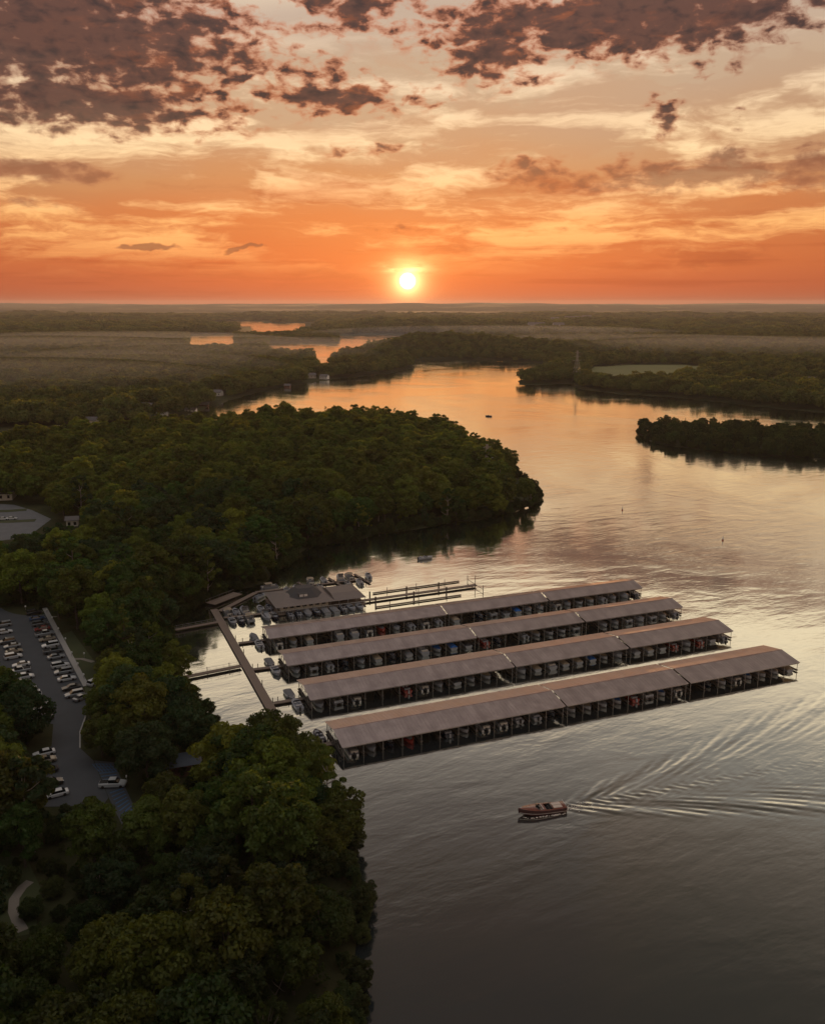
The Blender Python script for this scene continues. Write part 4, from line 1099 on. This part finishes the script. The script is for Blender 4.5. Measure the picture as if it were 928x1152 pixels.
# ------------------------------------------------------------------ pylons
def pylon(x, y, h, z0, label):
    root = empty('transmission_tower', (x, y, z0), R(25)); lg = MB(); w0, w1 = h * .11, h * .018
    lv = [0, .16, .32, .46, .58, .69, .79, .88, 1.0]; pt = []
    for t in lv:
        w = w0 * (1 - t) + w1 * t; w = w if t < .6 else max(w1, w0 * .42 * (1 - t) + w1 * t); pt.append([(-w, -w, h * t), (w, -w, h * t), (w, w, h * t), (-w, w, h * t)])
    for k in range(4):
        b_ = MB()
        for i in range(len(lv) - 1): b_.bar(pt[i][k], pt[i + 1][k], .13)
        b_.build('leg', M['galv'], root)
    x_ = MB()
    for i in range(len(lv) - 1):
        for k in range(4):
            j = (k + 1) % 4; x_.bar(pt[i][k], pt[i + 1][j], .07); x_.bar(pt[i][j], pt[i + 1][k], .07); x_.bar(pt[i + 1][k], pt[i + 1][j], .07)
    x_.build('lattice', M['galv'], root)
    for t, wd in ((.69, .17), (.82, .13), (.94, .10)):
        a = MB(); z = h * t
        for sg in (-1, 1): a.bar((0, 0, z + .6), (sg * h * wd, 0, z), .09); a.bar((0, 0, z - .6), (sg * h * wd, 0, z), .09)
        a.build('cross_arm', M['galv'], root)
    tag(root, label, 'pylon', 'power line towers')


# ------------------------------------------------------------------ houses on the far banks
def house(x, y, w, d, h, rz, wall, roof, label, cat='house', name='house', z0=None, dock=False):
    z0 = H1(x, y) if z0 is None else z0
    root = empty(name, (x, y, z0 - .3), rz)
    MB().box(-w / 2, w / 2, -d / 2, d / 2, 0, h).add([(-w / 2, -d / 2, h), (-w / 2, d / 2, h), (-w / 2, 0, h + d * .28), (w / 2, -d / 2, h), (w / 2, d / 2, h), (w / 2, 0, h + d * .28)], [(0, 2, 1), (3, 4, 5)]).build('wall', M[wall], root)
    rh = h + d * .3; e = .6
    rf = MB()
    for sg in (-1, 1):
        rf.add([(-w / 2 - e, sg * (d / 2 + e), h - .25), (w / 2 + e, sg * (d / 2 + e), h - .25), (w / 2 + e, 0, rh + .1), (-w / 2 - e, 0, rh + .1),
                (-w / 2 - e, sg * (d / 2 + e), h - .05), (w / 2 + e, sg * (d / 2 + e), h - .05), (w / 2 + e, 0, rh + .3), (-w / 2 - e, 0, rh + .3)],
               [(0, 1, 2, 3), (4, 5, 6, 7), (0, 1, 5, 4), (1, 2, 6, 5), (3, 0, 4, 7)])
    r = rf.build('roof', M[roof], root)
    n = max(2, int(w / 3.2))
    for i in range(n):
        xx = -w / 2 + w * (i + .5) / n
        MB().box(xx - .6, xx + .6, -d / 2 - .05, -d / 2 + .01, h * .35, h * .75).build('window', M['glass'], root)
    if cat == 'house': MB().box(w * .2 - .4, w * .2 + .4, .4, 1.2, h, rh + 1.2).build('chimney', M['brick'], root)
    tag(root, label, cat); return root


HOUSES = [(254, 429.5, 17, 10, 5.5, 'siding', 'shingle', 'large pale lakefront house half hidden in trees on the far left bank'),
          (243, 444, 14, 9, 4, 'white', 'shingle', 'pale low house by the water below the large lakefront house'),
          (166, 460, 12, 8, 4.5, 'white', 'shingle', 'white house between the trees of the left far bank'),
          (103, 476, 11, 8, 4, 'siding', 'shingle', 'broad pale house behind the shore trees near the white boathouse'),
          (308, 421, 9, 8, 6.5, 'white', 'shingle', 'tall narrow white house among the far bank trees'),
          (350, 424.5, 12, 9, 4.5, 'siding', 'shingle', 'small lakeside house at the middle of the far left bank'),
          (365, 425.5, 11, 8, 4, 'white', 'shingle', 'white lakeside cottage right beside the small house on the far left bank'),
          (417, 414.5, 13, 9, 4.5, 'white', 'shingle', 'pale house near the tip of the far left bank'),
          (867, 430, 15, 9, 4.5, 'white', 'shingle', 'white house in the woods of the right bank, left of the larger one'),
          (911, 430, 17, 10, 5, 'siding', 'shingle', 'larger pale house near the right edge on the right bank'),
          (812, 389, 20, 13, 6, 'white', 'shingle', 'distant white house alone in the wooded hills at the right'),
          (755, 428, 9, 7, 4, 'siding', 'shingle', 'small shed at the right end of the pale meadow')]
HXY = []
for (px, py, w, d, h, wl, rf_, lb) in HOUSES:
    p = G(px, py, 2); HXY.append((p[0], p[1], w)); house(p[0], p[1], w, d, h, R(rr.uniform(-25, 25)), wl, rf_, lb)
for (px, py, w, lb) in [(73, 484.5, 11, 'white floating boathouse at the left end of the far bank'), (184, 468.5, 9, 'small white boathouse standing in the water off the white house'),
                        (216, 463, 10, 'pale boathouse just left of the bright sunlit water'), (231, 457, 8, 'dark boathouse at the edge of the sunlit water'), (324, 435.5, 7, 'tiny boathouse below the middle of the far left bank')]:
    p = G(px, py, 0); house(p[0], p[1] - 3, w, 6, 2.6, R(rr.uniform(-10, 10)), 'white' if 'white' in lb or 'pale' in lb else 'brick', 'white' if 'white' in lb else 'shingle', lb, 'boathouse', 'boathouse', .3)
for (px, py, w, nm) in [(646, 360.4, 150, 'middle long'), (660, 359.8, 70, 'right small'), (624, 360.8, 60, 'left small'), (603, 369, 90, 'nearer left'), (628, 368.5, 60, 'nearer right')]:
    p = G(px, py, 12); house(p[0], p[1], w * .7, 30, 13, 0, 'siding', 'shingle', f'{nm} pale shed of the far town in the misty woods', 'warehouse', 'warehouse')
p = G(0, 563, GZ); house(p[0] - 6, p[1] + 4, 22, 12, 4, R(14), 'siding', 'shingle', 'low building beyond the upper left lot with pale fascia', 'building', 'clubhouse', GZ)
p = G(82, 592, GZ); house(p[0], p[1], 5, 4, 3.6, R(14), 'siding', 'shingle', 'small white shed among trees right of the upper lot', 'shed', 'shed', GZ)

# meadow on the right bank
MEAD = P([(660, 424), (664, 414), (705, 411.5), (760, 411), (800, 413.5), (795, 422), (740, 431), (700, 434), (664, 430)], 0)
mx_ = MB()
gx = np.array([p[0] for p in MEAD]); gy = np.array([p[1] for p in MEAD])
XX, YY = np.meshgrid(np.arange(gx.min(), gx.max(), 14), np.arange(gy.min(), gy.max(), 14))
cc_ = inpoly(XX + 7, YY + 7, MEAD); ZZ = height(XX, YY)
ii = np.arange(XX.size).reshape(XX.shape); F = []
for r_ in range(XX.shape[0] - 1):
    for c_ in range(XX.shape[1] - 1):
        if cc_[r_, c_]: F.append((ii[r_, c_], ii[r_, c_ + 1], ii[r_ + 1, c_ + 1], ii[r_ + 1, c_]))
me = npmesh('meadow', np.stack([XX, YY, ZZ + .5], -1).reshape(-1, 3), F, M['meadow'], True)
o = bpy.data.objects.new('meadow', me); COL.objects.link(o); tag(o, 'pale green meadow behind the trees of the right bank', None, None, 'structure')

# ------------------------------------------------------------------ trees
def crown_mesh(name, seed, Rr, Hh, nleaf, leaf, kind='round', m='leaf'):
    r = np.random.default_rng(seed); lobes = []
    if kind == 'conifer':
        for k in range(26):
            t = k / 25; rad = Rr * (1 - t) ** .8 * r.uniform(.7, 1.1) + .3
            for j in range(max(2, int(6 * (1 - t)) + 1)):
                a = r.uniform(0, 6.28); lobes.append((math.cos(a) * rad * .65, math.sin(a) * rad * .65, Hh * (.12 + .88 * t) - .2 * rad, max(.35, rad * .34), .45))
    elif kind == 'open':
        for k in range(26):
            a = r.uniform(0, 6.28); u = r.uniform(.35, 1.05); z = r.uniform(.25, 1.0)
            q = Rr * u * math.sqrt(max(.1, 1 - ((z - .55) / .6) ** 2)); lobes.append((math.cos(a) * q, math.sin(a) * q, Hh * z, r.uniform(.14, .24) * Rr, .7))
    else:
        nl = 58
        for k in range(nl):
            z = 1 - 2 * (k + .5) / nl; a = k * 2.39996 + r.uniform(-.4, .4)
            if z < -.72: continue
            q = math.sqrt(1 - z * z); rr2 = r.uniform(.60, .98)
            if r.random() < .12: rr2 *= .6
            bx = 1 + .18 * math.sin(a * 2 + seed); 
            lobes.append((math.cos(a) * q * Rr * rr2 * bx, math.sin(a) * q * Rr * rr2 / bx, Hh * (.56 + .42 * z * rr2), r.uniform(.20, .34) * Rr, .82))
    lobes = np.array(lobes); w = lobes[:, 3] ** 2; pick = r.choice(len(lobes), nleaf, p=w / w.sum()); L = lobes[pick]
    d = r.normal(size=(nleaf, 3)); d[:, 2] = np.where(r.random(nleaf) < .72, np.abs(d[:, 2]), d[:, 2]); d /= np.linalg.norm(d, axis=1)[:, None]
    rad = L[:, 3] * (1 - .55 * r.random(nleaf) ** 2.2) * r.uniform(.9, 1.12, nleaf)
    C = L[:, :3] + d * rad[:, None] * np.stack([np.ones(nleaf), np.ones(nleaf), L[:, 4]], 1)
    N = d + r.normal(size=(nleaf, 3)) * .55; N /= np.linalg.norm(N, axis=1)[:, None]
    U = np.cross(N, r.normal(size=(nleaf, 3))); U /= np.linalg.norm(U, axis=1)[:, None]; V = np.cross(N, U)
    s = leaf * r.uniform(.55, 1.25, nleaf)[:, None]
    q = np.stack([C - U * s, C - V * s * .62 , C + U * s, C + V * s * .62], 1).reshape(-1, 3)
    return npmesh(name, q, np.arange(4 * nleaf).reshape(-1, 4), M[m])


def trunk_mesh(name, seed, Hh, r0, m='bark', top=.8):
    r = random.Random(seed); b = MB(); p = Vector((0, 0, -1)); hh = Hh * top; k = 6; pts = [p.copy()]
    for i in range(k): p = Vector((p.x + r.uniform(-.25, .25), p.y + r.uniform(-.25, .25), -1 + (hh + 1) * (i + 1) / k)); pts.append(p.copy())
    for i in range(k): b.bar(pts[i], pts[i + 1], r0 * (1 - i / k * .8), 7, r0 * (1 - (i + 1) / k * .8))
    for i in range(9):
        t = r.uniform(.35, .9); q = pts[int(t * k)]; a = r.uniform(0, 6.28); l = Hh * .22 * r.uniform(.6, 1.2)
        mid_ = q + Vector((math.cos(a) * l * .5, math.sin(a) * l * .5, l * .3)); e = q + Vector((math.cos(a) * l, math.sin(a) * l, l * .75))
        b.bar(q, mid_, r0 * .4, 5, r0 * .25); b.bar(mid_, e, r0 * .25, 5, r0 * .08)
    return b.mesh(name, M[m])


PROTO = []   # (kind, crown mesh, trunk mesh, nominal height, nominal radius)
for i, (kd_, Rr, Hh, nl, lf) in enumerate([('round', 5.6, 14.5, 9000, .34), ('round', 5.0, 16, 8500, .34), ('round', 6.2, 14, 10000, .35), ('round', 4.4, 13, 7000, .33), ('round', 5.2, 17, 9000, .34),
                                           ('open', 4.6, 15.5, 4200, .36), ('conifer', 3.4, 16, 5200, .33)]):
    PROTO.append((kd_, crown_mesh('crown', 100 + i, Rr, Hh, nl, lf, kd_, 'needle' if kd_ == 'conifer' else 'leaf'), trunk_mesh('trunk', i, Hh, .33 if kd_ != 'open' else .26, 'bark' if kd_ != 'open' else 'bark_pale'), Hh, Rr))
dead_crown = trunk_mesh('bare_branches', 77, 8, .15, 'bark', .95)

# places that must stay open to the view (photo pixels), used to keep trees off the car park, the water and the docks
CLEAR = [[(-20, 683), (48, 685), (95, 772), (98, 798), (91, 822), (91, 842), (106, 855), (130, 857), (158, 925), (150, 942), (122, 900), (108, 882), (90, 874), (66, 874), (48, 868), (42, 846), (56, 842), (60, 815), (66, 796), (52, 782), (40, 764), (24, 742), (8, 722), (-30, 712)],
         [(-5, 562), (20, 566), (40, 574), (60, 584), (52, 591), (20, 600), (-5, 604)],
         [(52, 690), (66, 690), (78, 706), (112, 742), (112, 748), (90, 752), (90, 765)],
         [(98, 764), (108, 764), (120, 790), (112, 792)],
         [(14, 994), (34, 991), (28, 1003), (20, 1012), (20, 1030), (12, 1030)],
         [(203, 850), (210, 851), (210, 856), (204, 857)],
         [(203, 716), (320, 705), (340, 802), (318, 802), (300, 792), (262, 802), (247, 770), (232, 752), (222, 738)],
         [(78, 580), (88, 580), (88, 592), (78, 592)],
         [(432, 900), (930, 900), (930, 1152), (425, 1152)]]
KEEP = [(0, 0)]


def jitter_grid(x0, x1, y0, y1, sp, seed):
    r = np.random.default_rng(seed); X, Y = np.meshgrid(np.arange(x0, x1, sp), np.arange(y0, y1, sp * .87)); X = X + (np.arange(X.shape[0]) % 2)[:, None] * sp / 2
    X = X + r.uniform(-.36, .36, X.shape) * sp; Y = Y + r.uniform(-.36, .36, Y.shape) * sp
    return X.ravel(), Y.ravel()


def near_trees():
    X, Y = jitter_grid(-330, 90, 96, 800, 8.9, 21)
    S = signed(X, Y); A = inpoly(X, Y, LAND_A)
    ok = A & (S > 1.0)
    bx, by, _q = proj(X, Y, 1.2 + 0 * X); ok &= ~((bx > 572) & (by < 600) & (by > 520))
    for poly, dmin in ((LOT, 3.2), (BAY, 2.5), (UPPER, 3.0), (MEAD, 0)):
        ok &= ~inpoly(X, Y, poly) & (dist_edges(X, Y, poly) > dmin)
    X, Y, S = X[ok], Y[ok], S[ok]
    r = np.random.default_rng(33); n = len(X)
    kind = r.choice(7, n, p=[.2, .18, .18, .14, .16, .08, .06]); sc = r.uniform(.78, 1.32, n) * (1 - .12 * (Y < 170)) * np.clip(1 + .22 * wav(X, Y, 48, 52), .72, 1.3)
    sc = np.where(S < 7, sc * .82, sc)
    hgt = np.array([p[3] for p in PROTO])[kind] * sc; rad = np.array([p[4] for p in PROTO])[kind] * sc
    Z = height(X, Y)
    keep = np.ones(n, bool)
    for fr, rf in ((.97, .10), (.75, .62), (.5, .72), (.25, .4)):
        px, py, dep = proj(X, Y, Z + hgt * fr); rp = rad * rf / dep * FPX
        for c in CLEAR:
            inside = inpoly(px, py, c) | (dist_edges(px, py, c) < rp)
            if fr > .9: inside = inpoly(px, py, c) | (dist_edges(px, py, c) < 2)
            keep &= ~inside
    # marina left edge: nothing may hide the docks
    X, Y, Z, kind, sc, hgt, rad, S = (a[keep] for a in (X, Y, Z, kind, sc, hgt, rad, S))
    px, py, dep = proj(X, Y, Z + hgt * .6); rp = rad / dep * FPX
    vis = (px > -rp) & (px < 928 + rp) & (py > 0) & (py < 1152 + rp * 1.3)
    return X, Y, Z, kind, sc, hgt, rad, S, px, py, dep, vis


TX, TY, TZ, TK, TS, TH, TR, TSD, TPX, TPY, TDP, TV = near_trees()
order = np.argsort(np.where(TV, TDP, 1e9)); single = order[:296]; single = single[TV[single]]
sset = set(single.tolist()); rest = np.array([i for i in range(len(TX)) if i not in sset])
TINT = {'deep green': (.046, .090, .014), 'olive': (.088, .118, .014), 'yellow green': (.120, .155, .016), 'bluish green': (.030, .064, .022)}
tr_ = random.Random(4)


def place_words(px, py, sdist):
    if sdist < 6:
        if py > 1000: return 'on the bottom water edge'
        if py > 880: return 'on shore left of the runabout'
        if py > 770: return 'on shore by the nearest dock'
        if py > 700: return 'on shore beside the gangways'
        return 'on the shore of the quiet cove'
    if px < 70:
        if py > 1000: return 'by the curved path corner'
        if py > 880: return 'above the curved path'
        if py > 770: return 'left of the car park'
        return 'above the car park, far left'
    if px < 170:
        if py > 1050: return 'near the bottom edge, left part'
        if py > 930: return 'just below the hatched bays'
        if py > 800: return 'between car park and pavilion'
        if py > 700: return 'right of the car park pavement'
        if py > 650: return 'just above the car park'
        if py > 610: return 'far above the car park' if px < 120 else 'in the wood above the pavement'
        return 'right of the upper lot' if px < 120 else 'well right of the upper lot'
    if px < 280:
        if py > 1050: return 'near the bottom edge, middle part'
        if py > 930: return 'in the middle bottom wood'
        if py > 830: return 'around the pavilion'
        if py > 740: return 'inland of the middle gangway'
        return 'inland of the upper gangway'
    if py > 1050: return 'near the bottom edge, right part'
    if py > 930: return 'in the right bottom wood'
    return 'behind the shore trees'


made = {}
for i in single:
    kd_, cm_, tm_, hh, rr3 = PROTO[TK[i]]
    root = empty({'conifer': 'conifer_tree', 'open': 'airy_tree', 'round': 'broadleaf_tree'}[kd_], (TX[i], TY[i], TZ[i]), tr_.uniform(0, 6.28)); root.scale = (TS[i],) * 3
    tn = tr_.choices(['deep green', 'olive', 'yellow green', 'bluish green'], [5, 5, 2 if TPY[i] < 900 else .6, 2])[0]
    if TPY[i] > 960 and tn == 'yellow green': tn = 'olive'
    base = TINT[tn]; v = tr_.uniform(.85, 1.15) * (.55 if TPY[i] > 960 else 1)  # crowns low in frame tinted darker, imitating a vignetted, shaded lower edge
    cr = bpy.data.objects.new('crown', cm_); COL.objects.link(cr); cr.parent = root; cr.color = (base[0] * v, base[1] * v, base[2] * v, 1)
    tk = bpy.data.objects.new('trunk', tm_); COL.objects.link(tk); tk.parent = root
    size = 'tall' if TH[i] > 15.5 else ('small' if TH[i] < 11.5 else 'medium')
    typ = {'conifer': 'pointed conifer', 'open': 'airy tree', 'round': 'broadleaf tree'}[kd_]
    lb = f'{size} {tn} {typ} {place_words(TPX[i], TPY[i], TSD[i])}'
    tag(root, lb, 'tree', f'{tn} {kd_} trees {place_words(TPX[i], TPY[i], TSD[i])}'); made.setdefault(lb, []).append((TPX[i], root))

CNT = ['', '', 'two', 'three', 'four', 'five', 'six', 'seven', 'eight', 'nine', 'ten', 'eleven', 'twelve', 'thirteen', 'fourteen', 'fifteen', 'sixteen']
ORD = ['leftmost', 'second from left', 'third from left', 'fourth from left', 'fifth from left', 'sixth from left', 'seventh from left', 'eighth from left', 'ninth from left', 'tenth from left', 'eleventh from left', 'twelfth from left', 'thirteenth from left', 'fourteenth from left', 'fifteenth from left']
for lb, lst in made.items():
    lst.sort(key=lambda q: q[0])
    if 1 < len(lst) <= 16:
        for k, (_x, ob) in enumerate(lst):
            ob['label'] = (lb.replace('broadleaf tree', 'tree') if len(lb.split()) > 11 else lb) + ', ' + ('rightmost' if k == len(lst) - 1 else ORD[k]) + f' of {CNT[len(lst)]}'

# the loose tall trees at the peninsula tip, each seen against the water
for (px, py, k, sc_, lb) in [(590, 566, 0, .95, 'lone round tree at the very tip of the peninsula'), (597, 567, 5, .72, 'thin low tree leaning over water at the peninsula tip'),
                             (546, 556, 5, 1.42, 'tallest airy tree on the peninsula tip, above the others'), (536, 552, 5, 1.30, 'tall airy tree just left of the tallest peninsula tip tree'),
                             (560, 562, 5, 1.25, 'tall airy tree just right of the tallest peninsula tip tree'), (569, 566, 1, .98, 'rounded tree in the middle of the peninsula tip'), (552, 574, 2, .85, 'low broad tree at the foot of the peninsula tip'),
                             (300, 868, 0, 1.0, 'green tree hiding the end of the long walkway, left one'), (318, 880, 1, .98, 'green tree hiding the end of the long walkway, middle one'),
                             (338, 893, 2, .95, 'broad tree between the walkway end and the nearest dock'), (366, 918, 5, .95, 'airy tree reaching over the water below the nearest dock'),
                             (188, 934, 0, .80, 'round tree in front of the pavilion, nearest the hatched bays'),
                             (172, 968, 2, .85, 'broad tree below the lower end of the hatched bays'), (208, 968, 4, .85, 'tall tree below the pavilion, half way to the bottom wood'),
                             (116, 852, 3, .80, 'small tree on the planted corner beside the hatched bays'), (121, 826, 1, .80, 'tree overhanging the car park just below the pavement end'),
                             (140, 856, 2, .85, 'broad tree between the planted corner and the pavilion'), (112, 806, 3, .62, 'small tree at the lower end of the car park pavement'),
                             (384, 948, 3, .95, 'small round tree reaching over the water left of the runabout')]:
    p = G(px, py, GZ); kd_, cm_, tm_, hh, rr3 = PROTO[k]
    root = empty('airy_tree' if k == 5 else 'broadleaf_tree', (p[0], p[1], H1(p[0], p[1])), tr_.uniform(0, 6.28)); root.scale = (sc_,) * 3
    cr = bpy.data.objects.new('crown', cm_); COL.objects.link(cr); cr.parent = root; cr.color = (.07, .095, .016, 1)
    tk = bpy.data.objects.new('trunk', tm_); COL.objects.link(tk); tk.parent = root; tag(root, lb, 'tree', 'trees on the tip of the peninsula' if py < 600 else None)

# leaning bare snag low at the waterside
p = G(300, 1140, GZ); root = empty('bare_tree', (p[0], p[1], GZ)); root.rotation_euler = (R(12), R(24), .4)
b_ = bpy.data.objects.new('trunk', dead_crown); COL.objects.link(b_); b_.parent = root; tag(root, 'leaning leafless pale tree at the bottom edge of the wood', 'tree')


def gn_forest(name, pts, scl, rot, kindi, protos, color, label):
    """one object of uncountable trees: leaf clumps instanced on its own points"""
    me = bpy.data.meshes.new(name); me.vertices.add(len(pts)); me.vertices.foreach_set('co', np.asarray(pts, np.float32).ravel())
    for nm, arr, ty in (('scl', scl, 'FLOAT'), ('rot', rot, 'FLOAT')):
        a = me.attributes.new(nm, ty, 'POINT'); a.data.foreach_set('value', np.asarray(arr, np.float32))
    a = me.attributes.new('kid', 'INT', 'POINT'); a.data.foreach_set('value', np.asarray(kindi, np.int32))
    o = bpy.data.objects.new(name, me); COL.objects.link(o); o.color = (*color, 1)
    ng = bpy.data.node_groups.new(name + '_nodes', 'GeometryNodeTree')
    ng.interface.new_socket('Geometry', in_out='INPUT', socket_type='NodeSocketGeometry'); ng.interface.new_socket('Geometry', in_out='OUTPUT', socket_type='NodeSocketGeometry')
    N = ng.nodes; L = ng.links; gi = N.new('NodeGroupInput'); go = N.new('NodeGroupOutput'); j = N.new('GeometryNodeJoinGeometry')
    def att(nm, t):
        n = N.new('GeometryNodeInputNamedAttribute'); n.data_type = t; n.inputs['Name'].default_value = nm; return n.outputs['Attribute']
    s_, r_, k_ = att('scl', 'FLOAT'), att('rot', 'FLOAT'), att('kid', 'INT')
    cx = N.new('ShaderNodeCombineXYZ'); L.new(r_, cx.inputs[2])
    for i, po in enumerate(protos):
        oi = N.new('GeometryNodeObjectInfo'); oi.inputs['Object'].default_value = po; oi.inputs['As Instance'].default_value = False; oi.transform_space = 'ORIGINAL'
        cmpn = N.new('FunctionNodeCompare'); cmpn.data_type = 'INT'; cmpn.operation = 'EQUAL'; L.new(k_, cmpn.inputs[2]); cmpn.inputs[3].default_value = i
        ip = N.new('GeometryNodeInstanceOnPoints'); L.new(gi.outputs[0], ip.inputs['Points']); L.new(cmpn.outputs[0], ip.inputs['Selection']); L.new(oi.outputs['Geometry'], ip.inputs['Instance'])
        L.new(cx.outputs[0], ip.inputs['Rotation']); L.new(s_, ip.inputs['Scale']); L.new(ip.outputs[0], j.inputs[0])
    L.new(j.outputs[0], go.inputs[0])
    md = o.modifiers.new('trees', 'NODES'); md.node_group = ng
    tag(o, label, None, None, 'stuff'); return o


def proto_obj(nm, mesh): return bpy.data.objects.new(nm, mesh)   # never linked: only a shape for the wood


mid_protos = [proto_obj('woodland_shape', p[1]) for p in PROTO]
rg = np.random.default_rng(9)
gn_forest('woodland', np.stack([TX[rest], TY[rest], TZ[rest]], 1), TS[rest], rg.uniform(0, 6.28, len(rest)), TK[rest], mid_protos, (.100, .132, .018), 'dense broadleaf wood covering the peninsula and the shore behind it')

def shore_points(poly, ymin, ymax, step, seed):
    r = np.random.default_rng(seed); out = []
    for i in range(len(poly)):
        a, c = np.array(poly[i]), np.array(poly[(i + 1) % len(poly)]); L = np.linalg.norm(c - a)
        if max(abs(a[0]), abs(c[0])) > 700: continue
        for t in np.arange(0, 1, step / max(L, step)):
            for k in range(2):
                q = a + (c - a) * t + r.uniform(-3.2, 3.2, 2)
                if ymin < q[1] < ymax: out.append(q)
    return np.array(out)


sp_ = np.concatenate([shore_points(LAND_A, 100, 760, 2.4, 3), shore_points(ISLAND, 500, 760, 3, 4)])
S_ = signed(sp_[:, 0], sp_[:, 1]); sp_ = sp_[(S_ > -1.2) & (S_ < 4.5)]
px_, py_, _d = proj(sp_[:, 0], sp_[:, 1], 3.0); ok_ = np.ones(len(sp_), bool)
for c in CLEAR[6:7]: ok_ &= ~inpoly(px_, py_, c)
sp_ = sp_[ok_]
gn_forest('shoreline_shrubs', np.stack([sp_[:, 0], sp_[:, 1], np.maximum(height(sp_[:, 0], sp_[:, 1]), 0) - rg.uniform(.3, 1.2, len(sp_))], 1), rg.uniform(.22, .42, len(sp_)), rg.uniform(0, 6.28, len(sp_)), rg.integers(0, 5, len(sp_)), mid_protos, (.040, .058, .016), 'low shrubs crowding the water edge of the peninsula and the shore')

X, Y = jitter_grid(-170, 60, 98, 330, 4.6, 77); S = signed(X, Y); k = inpoly(X, Y, LAND_A) & (S > 3)
for poly in (LOT, BAY, VERGE): k &= ~inpoly(X, Y, poly) & (dist_edges(X, Y, poly) > 1.6)
px_, py_, _d = proj(X, Y, 2.0 + 0 * X)
for c in CLEAR[:6]: k &= ~inpoly(px_, py_, c)
X, Y = X[k], Y[k]
gn_forest('undergrowth', np.stack([X, Y, np.full(len(X), GZ - .8)], 1), rg.uniform(.14, .34, len(X)), rg.uniform(0, 6.28, len(X)), rg.integers(0, 6, len(X)), mid_protos, (.045, .065, .016), 'bushes and undergrowth below the trees of the near wood')

# island
X, Y = jitter_grid(150, 420, 540, 730, 6.6, 5); S = signed(X, Y); k = inpoly(X, Y, ISLAND) & (S > .5); X, Y = X[k], Y[k]
gn_forest('island_woodland', np.stack([X, Y, height(X, Y)], 1), rg.uniform(.34, .78, len(X)), rg.uniform(0, 6.28, len(X)), rg.choice(7, len(X), p=[.2, .15, .12, .2, .08, .2, .05]), mid_protos, (.045, .068, .018), 'dark wood covering the small island at the right')

# far wood: coarser clumps
FARP = [proto_obj('far_shape', crown_mesh('far_crown', 300 + i, 6.6, 14.5, 520, 1.05, 'round')) for i in range(4)]
FARP += [proto_obj('far_shape', crown_mesh('far_crown', 320 + i, 26, 17, 1500, 2.6, 'round')) for i in range(3)]
def far_points():
    PX_, SC_, KK_ = [], [], []
    for (y0, y1, sp, big) in ((740, 1500, 9.5, 0), (1500, 2900, 12.5, 0), (2900, 7500, 42, 1)):
        hw = y1 * .50 + 120
        X, Y = jitter_grid(-hw, hw, y0, y1, sp, int(y0)); k = np.abs(X) < Y * .52 + 110; X, Y = X[k], Y[k]
        k = inpoly(X, Y, LAND_B); X, Y = X[k], Y[k]; S = signed(X, Y); k = S > (3 if not big else 70); X, Y, S = X[k], Y[k], S[k]
        k = ~inpoly(X, Y, MEAD) & (clearing(X, Y) < .5); X, Y = X[k], Y[k]
        for (hx_, hy_, w) in HXY:
            k = ~((np.abs(X - hx_ * (1 + (Y - hy_) / hy_)) < w * .62 + 2) & (Y < hy_ + 8) & (Y > hy_ - 62)); X, Y = X[k], Y[k]
        Z = height(X, Y); n = len(X); lowf = np.clip(.95 + .3 * wav(X, Y, 90, 41), .6, 1.35)
        PX_.append(np.stack([X, Y, Z - (0 if not big else 2)], 1))
        SC_.append(lowf * rg.uniform(.6, 1.2, n) * (1 if sp < 10 else (1.0 if not big else 1.0)) * (1 if not big else rg.uniform(.7, 1.15, n))); KK_.append(rg.integers(0, 4, n) if not big else rg.integers(4, 7, n))
    return np.concatenate(PX_), np.concatenate(SC_), np.concatenate(KK_)
FP, FS, FK = far_points()
print('far trees', len(FP), 'near', len(TX), 'single', len(single), 'rest', len(rest))
gn_forest('distant_forest', FP, FS, rg.uniform(0, 6.28, len(FP)), FK, FARP, (.085, .105, .030), 'endless far off forest on the banks beyond the lake')

p = G(653, 431.5, 1); pylon(p[0], p[1] + 30, 40, H1(p[0], p[1] + 30), 'tall lattice pylon on the point of the right bank')
p = G(547, 552, 1); pylon(p[0], p[1], 24, H1(p[0], p[1]), 'lattice pylon rising from the trees at the peninsula tip')
